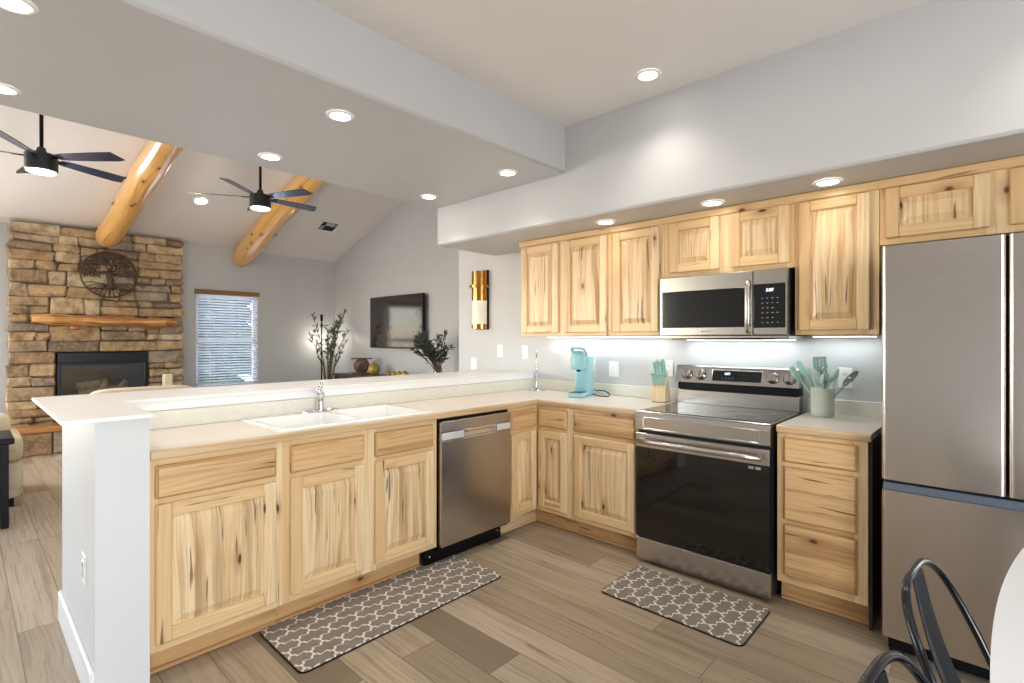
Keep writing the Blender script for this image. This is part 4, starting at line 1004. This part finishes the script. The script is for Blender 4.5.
log('thick peeled log beam rising right of the chimney, behind the second fan', -.46, -7.03, .150, .160, 5)

# ------------------------------------------------------------------ ceiling fans
def fan(label, x, y, z, a0):
    t = thing('ceiling_fan', label, 'ceiling fan', (x, y, z), 0, 'five-blade ceiling fans'); zt = zl(x) - z
    m = MB(); m.tube([(0, 0, .10), (0, 0, zt - .03)], .0135, 12); m.build('downrod', BLKPLA, t)
    m = MB(); m.lathe([(0, zt - .10), (.03, zt - .095), (.062, zt - .05), (.07, zt + .02), (0, zt + .02)], 24); m.build('canopy', BLKPLA, t, auto=40)
    m = MB(); m.lathe([(0, .125), (.026, .125), (.036, .09), (.048, .075), (.104, .068), (.106, .062), (.106, -.062), (.098, -.070), (0, -.070)][::-1], 40); m.build('motor_housing', DKGREY, t, auto=40)
    m = MB(); m.lathe([(0, -.088), (.07, -.084), (.094, -.076), (.096, -.068)], 36); m.build('lamp_lens', FANLENS, t)
    for k in range(5):
        M = Matrix.Rotation(R(a0 + 72 * k), 4, 'Z') @ T(0, 0, .045) @ Matrix.Rotation(R(-13), 4, 'X')
        m = MB(); pl = [(.13, -.035), (.19, -.048), (.45, -.062), (.625, -.066), (.662, .046), (.60, .060), (.40, .056), (.19, .044), (.13, .034)]
        m.prism(pl, 2, -.0035, .0035, g=0, M=M); bl = m.build('blade', plain('dark_fan_blade', srgb(44, 54, 72), .25, 0, .5, nscale=12, namt=.1) if 'dark_fan_blade' not in bpy.data.materials else bpy.data.materials['dark_fan_blade'], t)
        m = MB(); m.box(.085, .18, -.018, .018, -.008, .004, b=.003, M=M); m.build('blade_iron', BLKPLA, bl)
    l = bpy.data.lights.new('lamp', 'POINT'); l.energy = 14; l.color = WARM; l.shadow_soft_size = .09
    o = bpy.data.objects.new('lamp', l); COL.objects.link(o); o.parent = t; o.location = (0, 0, -.20)
fan('dark five-blade ceiling fan with a lit lamp, nearer one left of the first log beam', -4.14, -3.0, 2.80, -30)
fan('dark five-blade ceiling fan with a lit lamp, farther one before the second log beam', -4.16, -1.26, 2.825, 23)

# ceiling vent
t = thing('ceiling_vent', 'white square air vent in the sloped living room ceiling', 'vent', (-5.945, .434, zl(-5.945) - .003)); t.rotation_euler = (0, -math.atan(1 / 3), 0)
m = MB(); q = .165
for a in ((-q, q, -q, -q + .035), (-q, q, q - .035, q), (-q, -q + .035, -q, q), (q - .035, q, -q, q)): m.box(a[0], a[1], a[2], a[3], -.014, -.001, b=.003)
m.build('frame', WPLATE, t)
m = MB(); m.box(-q + .02, q - .02, -q + .02, q - .02, -.003, -.001); m.build('duct_opening', BLKPLA, t)
m = MB()
for k in range(3):
    for side in (0, 1, 2): 
        o_ = .035 + k * .032
        if side == 0: m.box(-.125, .0, -q + o_ + .006, -q + o_ + .012, -.013, -.003, M=rot('X', 30, (0, -q + o_, -.008)))
        elif side == 1: m.box(.0, .125, q - o_ - .012, q - o_ - .006, -.013, -.003, M=rot('X', -30, (0, q - o_, -.008)))
        else: m.box(.03 + k * .032, .036 + k * .032, -.06, .06, -.013, -.003)
m.build('louvres', WPLATE, t)

# ------------------------------------------------------------------ television wall
t = thing('television', 'wall-mounted flat television on the grey living room wall', 'television', (-5.035, 1.055, 1.612))
m = MB(); m.box(-.698, .692, -.012, .030, -.400, .400, b=.006); m.build('bezel', BLKPLA, t)
m = MB(); m.box(-.688, .682, -.0145, -.010, -.386, .390, b=.001); m.build('screen', TVM, t)
m = MB(); m.box(-.25, .25, .030, .083, -.18, .18, b=.004); m.build('wall_mount', BLKPLA, t)
t = thing('console_table', 'long dark wood console table under the television', 'console table', (-4.90, .85, 0))
random.seed(2); m = MB(); m.box(-1.30, 1.30, -.20, .20, .762, .80, g=0, b=.004); m.build('tabletop', DARKW, t)
for x in (-1.25, 1.25):
    for y in (-.16, .16): m = MB(); m.box(x - .03, x + .03, y - .03, y + .03, .002, .762, b=.003); m.build('leg', DARKW, t)
m = MB(); m.box(-1.25, 1.25, -.15, .17, .20, .225, g=0, b=.003); m.build('lower_shelf', DARKW, t)
m = MB(); m.box(-1.22, 1.22, -.17, -.15, .68, .762, g=0, b=.003); m.box(-1.22, 1.22, .15, .17, .68, .762, g=0, b=.003); m.build('apron', DARKW, t)
TZ = .8005
t = thing('table_clock', 'round brown wooden lantern clock with a flat top on the console table', 'clock', (-5.66, .85, TZ), R(40))
m = MB(); m.box(-.13, .13, -.05, .05, 0, .018, b=.004); m.box(-.155, .155, -.055, .055, .232, .252, b=.006); m.build('stand', REDW, t)
m = MB(); m.lathe([(0, -.05), (.10, -.05), (.118, -.04), (.122, 0), (.118, .04), (.10, .05), (0, .05)], 28, T(0, 0, .126) @ Matrix.Rotation(R(90), 4, 'X')); m.build('drum', REDW, t, auto=40)
for r in (.045, .085): m = MB(); m.tube([(r * math.cos(2 * PI * k / 28), -.052, .126 + r * math.sin(2 * PI * k / 28)) for k in range(28)], .006, 6, closed=True); m.build('ring', DARKW, t)
m = MB()
for k in range(6): a = PI * k / 6; m.tube([(.08 * math.cos(a), -.051, .126 + .08 * math.sin(a)), (-.08 * math.cos(a), -.051, .126 - .08 * math.sin(a))], .003, 5)
m.build('spokes', DARKW, t)
t = thing('gold_gourd', 'gold-green ribbed gourd beside the brown clock on the console', 'gourd', (-5.36, .88, TZ))
m = MB(); n = 40; vs = []; prof = [(0, .0), (.05, .004), (.085, .04), (.09, .08), (.078, .13), (.05, .165), (.022, .18), (0, .182)]
for r, z in prof: vs += [(r * (1 + .07 * math.cos(8 * 2 * PI * k / n)) * math.cos(2 * PI * k / n), r * (1 + .07 * math.cos(8 * 2 * PI * k / n)) * math.sin(2 * PI * k / n), z) for k in range(n)]
m.faces(vs, [(i * n + k, i * n + (k + 1) % n, (i + 1) * n + (k + 1) % n, (i + 1) * n + k) for i in range(len(prof) - 1) for k in range(n)], 2, True); m.build('body', plain('gold_green_gourd', srgb(164, 140, 62), .35, .2, nscale=25, namt=.2), t)
m = MB(); m.tube([(0, 0, .176), (.004, 0, .198), (.014, .004, .212)], [.010, .007, .006], 8); m.build('stem', BARK, t)
for k, lab in enumerate(('leftmost small gold pumpkin in the row under the television', 'second small gold pumpkin from left in the row under the television', 'third small gold pumpkin from left in the row under the television', 'rightmost small gold pumpkin in the row under the television')):
    t = thing('gold_pumpkin', lab, 'pumpkin', (-4.93 + k * .135, .86, TZ), 0, 'gold pumpkins in a row'); r = (.036, .046, .05, .056)[k]
    m = MB(); m.ball((0, 0, r * .82), r, 20, 10, sc=(1, 1, .82)); m.build('body', GOLD, t)
    m = MB(); m.tube([(0, 0, r * 1.55), (.003, 0, r * 1.9)], [.006, .004], 6); m.build('stem', BARK, t)
def olive(name, label, cat, loc, seed, ns, h, spread, leaf, nl, ll, potf, lean=(0, 0), arc=None):
    random.seed(seed); t = thing(name, label, cat, loc); potf(t); st = MB(); lf = MB()
    z0 = potf.top
    for k in range(ns):
        a = rnd(0, 6.28) if arc is None else rnd(*arc); sp = spread * rnd(.35, 1); hh = h * rnd(.62, 1)
        p = [Vector((rnd(-.02, .02), rnd(-.02, .02), z0)), Vector((lean[0] * .3 + math.cos(a) * sp * .25, lean[1] * .3 + math.sin(a) * sp * .25, z0 + hh * .45)), Vector((lean[0] * .7 + math.cos(a) * sp * .65, lean[1] * .7 + math.sin(a) * sp * .65, z0 + hh * .8)), Vector((lean[0] + math.cos(a) * sp, lean[1] + math.sin(a) * sp, z0 + hh))]
        c = smooth(p, 6); st.tube(c, [.007 * (1 - .75 * i / (len(c) - 1)) + .001 for i in range(len(c))], 6)
        for q in range(nl):
            s = rnd(.42, 1.0); i = min(int(s * (len(c) - 1)), len(c) - 2); o = c[i] + (c[i + 1] - c[i]) * rnd(0, 1)
            d = ((c[i + 1] - c[i]).normalized() * .7 + Vector((rnd(-1, 1), rnd(-1, 1), rnd(-.5, .9)))).normalized(); sd = d.cross(Vector((rnd(-1, 1), rnd(-1, 1), rnd(-1, 1)))).normalized(); L = ll * rnd(.7, 1.2); W_ = L * .16; nn = d.cross(sd) * .004
            o = o + d * .012
            v = [o, o + d * L * .35 + sd * W_ + nn, o + d * L, o + d * L * .35 - sd * W_ + nn]; v2 = [x - nn * .3 for x in v]
            lf.faces(v + v2, [(0, 1, 2, 3), (7, 6, 5, 4), (0, 4, 5, 1), (1, 5, 6, 2), (2, 6, 7, 3), (3, 7, 4, 0)])
    st.build('stems', BARK, t); o = lf.build('foliage', leaf, t); o['kind'] = 'stuff'; return t
def pot(t):
    m = MB(); m.lathe([(0, .001), (.12, .001), (.15, .02), (.165, .30), (.17, .33), (.155, .33), (.15, .29), (0, .285)], 32); m.build('pot', DKGREY, t, auto=40)
pot.top = .28
def vase(t):
    m = MB(); m.lathe([(0, 0), (.05, 0), (.06, .01), (.062, .12), (.05, .17), (.04, .19), (.043, .20), (.038, .20), (.036, .185), (.055, .12), (.052, .015), (0, .012)], 28); m.build('vase', TANK, t, auto=40)
vase.top = .015
olive('olive_tree', 'slender olive tree in a pot left of the console table, before the lit floor lamp', 'plant', (-6.42, .68, 0), 3, 14, 1.52, .48, LEAF, 30, .085, pot)
olive('olive_branches', 'bushy dark olive branches in a glass vase on the right end of the console', 'plant', (-3.70, .80, TZ), 6, 24, .60, .34, LEAF2, 30, .075, vase, arc=(R(180), R(360)))
t = thing('floor_lamp', 'thin black floor lamp with a side arm in the living room corner', 'floor lamp', (-6.80, .76, 0))
m = MB(); m.lathe([(0, .001), (.13, .001), (.13, .015), (.02, .025), (0, .026)], 28); m.build('base', BLKPLA, t)
m = MB(); m.tube([(0, 0, .02), (0, 0, 1.74)], .011, 10); m.build('pole', BLKPLA, t)
m = MB(); m.tube([(0, 0, 1.58), (.10, .02, 1.575), (.17, .03, 1.58)], .007, 8); m.tube([(0, 0, 1.55), (0, 0, 1.61)], .018, 10); m.build('side_arm', BLKPLA, t)
m = MB(); m.tube([(0, 0, 1.66), (0, 0, 1.77)], .022, 12); m.build('socket', BLKPLA, t)
m = MB(); m.ball((-.03, .05, 1.40), .03, 16, 10); m.build('bulb', glow('bulb_glass', (1, .94, .82), 2.5), t)
l = bpy.data.lights.new('lamp', 'POINT'); l.energy = 5; l.color = (1, .93, .82); l.shadow_soft_size = .045
o = bpy.data.objects.new('lamp', l); COL.objects.link(o); o.parent = t; o.location = (-.03, .05, 1.33)

# ------------------------------------------------------------------ seats
def pad(m, c, s, e=.35, n=26, k=14):
    def pw(v, p): return math.copysign(abs(v) ** p, v)
    vs = []
    for i in range(k + 1):
        a = -PI / 2 + PI * i / k
        for q in range(n):
            b = 2 * PI * q / n
            vs.append((c[0] + s[0] * pw(math.cos(a), e) * pw(math.cos(b), e), c[1] + s[1] * pw(math.cos(a), e) * pw(math.sin(b), e), c[2] + s[2] * pw(math.sin(a), e)))
    m.faces(vs, [(i * n + q, i * n + (q + 1) % n, (i + 1) * n + (q + 1) % n, (i + 1) * n + q) for i in range(k) for q in range(n)], 2, True)
t = thing('sofa', 'beige upholstered sofa end at the left picture edge beside the black side table', 'sofa', (-4.60, -4.05, 0))
m = MB(); pad(m, (0, .0, .215), (.46, .95, .15), .12); m.build('base', FABRIC, t)
for y in (-.47, .48): m = MB(); pad(m, (.02, y, .455), (.475, .475, .105), .3); m.build('seat_cushion', FABRIC, t)
for y in (-.47, .46): m = MB(); pad(m, (-.22, y, .60), (.20, .44, .10), .4); m.build('back_cushion', FABRIC, t)
m = MB()
for x in (-.38, .38):
    for y in (-.85, .85): m.box(x - .04, x + .04, y - .04, y + .04, .002, .09)
m.build('feet', BLKPLA, t)
t = thing('armchair', 'beige armchair whose rounded back rises just above the bar top', 'armchair', (-4.85, -2.21, 0))
m = MB(); pad(m, (0, 0, .22), (.42, .46, .14), .15); m.build('base', FABRIC, t)
m = MB(); pad(m, (.33, 0, .545), (.13, .46, .332), .3); m.build('back', FABRIC, t)
for y in (-.38, .38): m = MB(); pad(m, (-.05, y, .45), (.36, .10, .18), .35); m.build('arm', FABRIC, t)
m = MB(); pad(m, (-.08, 0, .42), (.33, .28, .09), .3); m.build('seat_cushion', FABRIC, t)
m = MB()
for x in (-.34, .34):
    for y in (-.36, .36): m.box(x - .03, x + .03, y - .03, y + .03, .002, .09)
m.build('feet', BLKPLA, t)
t = thing('side_table', 'small black side table with latticed sides at the left picture edge', 'side table', (-3.76, -3.46, 0))
m = MB(); m.box(-.25, .25, -.27, .27, .60, .645, b=.008); m.build('tabletop', BLKPLA, t)
for x in (-.20, .20):
    for y in (-.22, .22): m = MB(); m.box(x - .022, x + .022, y - .022, y + .022, .002, .60, b=.003); m.build('leg', BLKPLA, t)
m = MB()
for y in (-.22, .22):
    for z in (.16, .30, .44, .56): m.box(-.18, .18, y - .008, y + .008, z - .011, z + .011)
    for x in (-.09, 0, .09): m.box(x - .007, x + .007, y - .006, y + .006, .16, .56)
for x in (-.20, .20):
    for z in (.16, .30, .44, .56): m.box(x - .008, x + .008, -.2, .2, z - .011, z + .011)
    for y in (-.10, 0, .10): m.box(x - .006, x + .006, y - .007, y + .007, .16, .56)
m.build('lattice', BLKPLA, t)
m = MB(); m.box(-.20, .20, -.22, .22, .145, .16, b=.002); m.build('lower_shelf', BLKPLA, t)
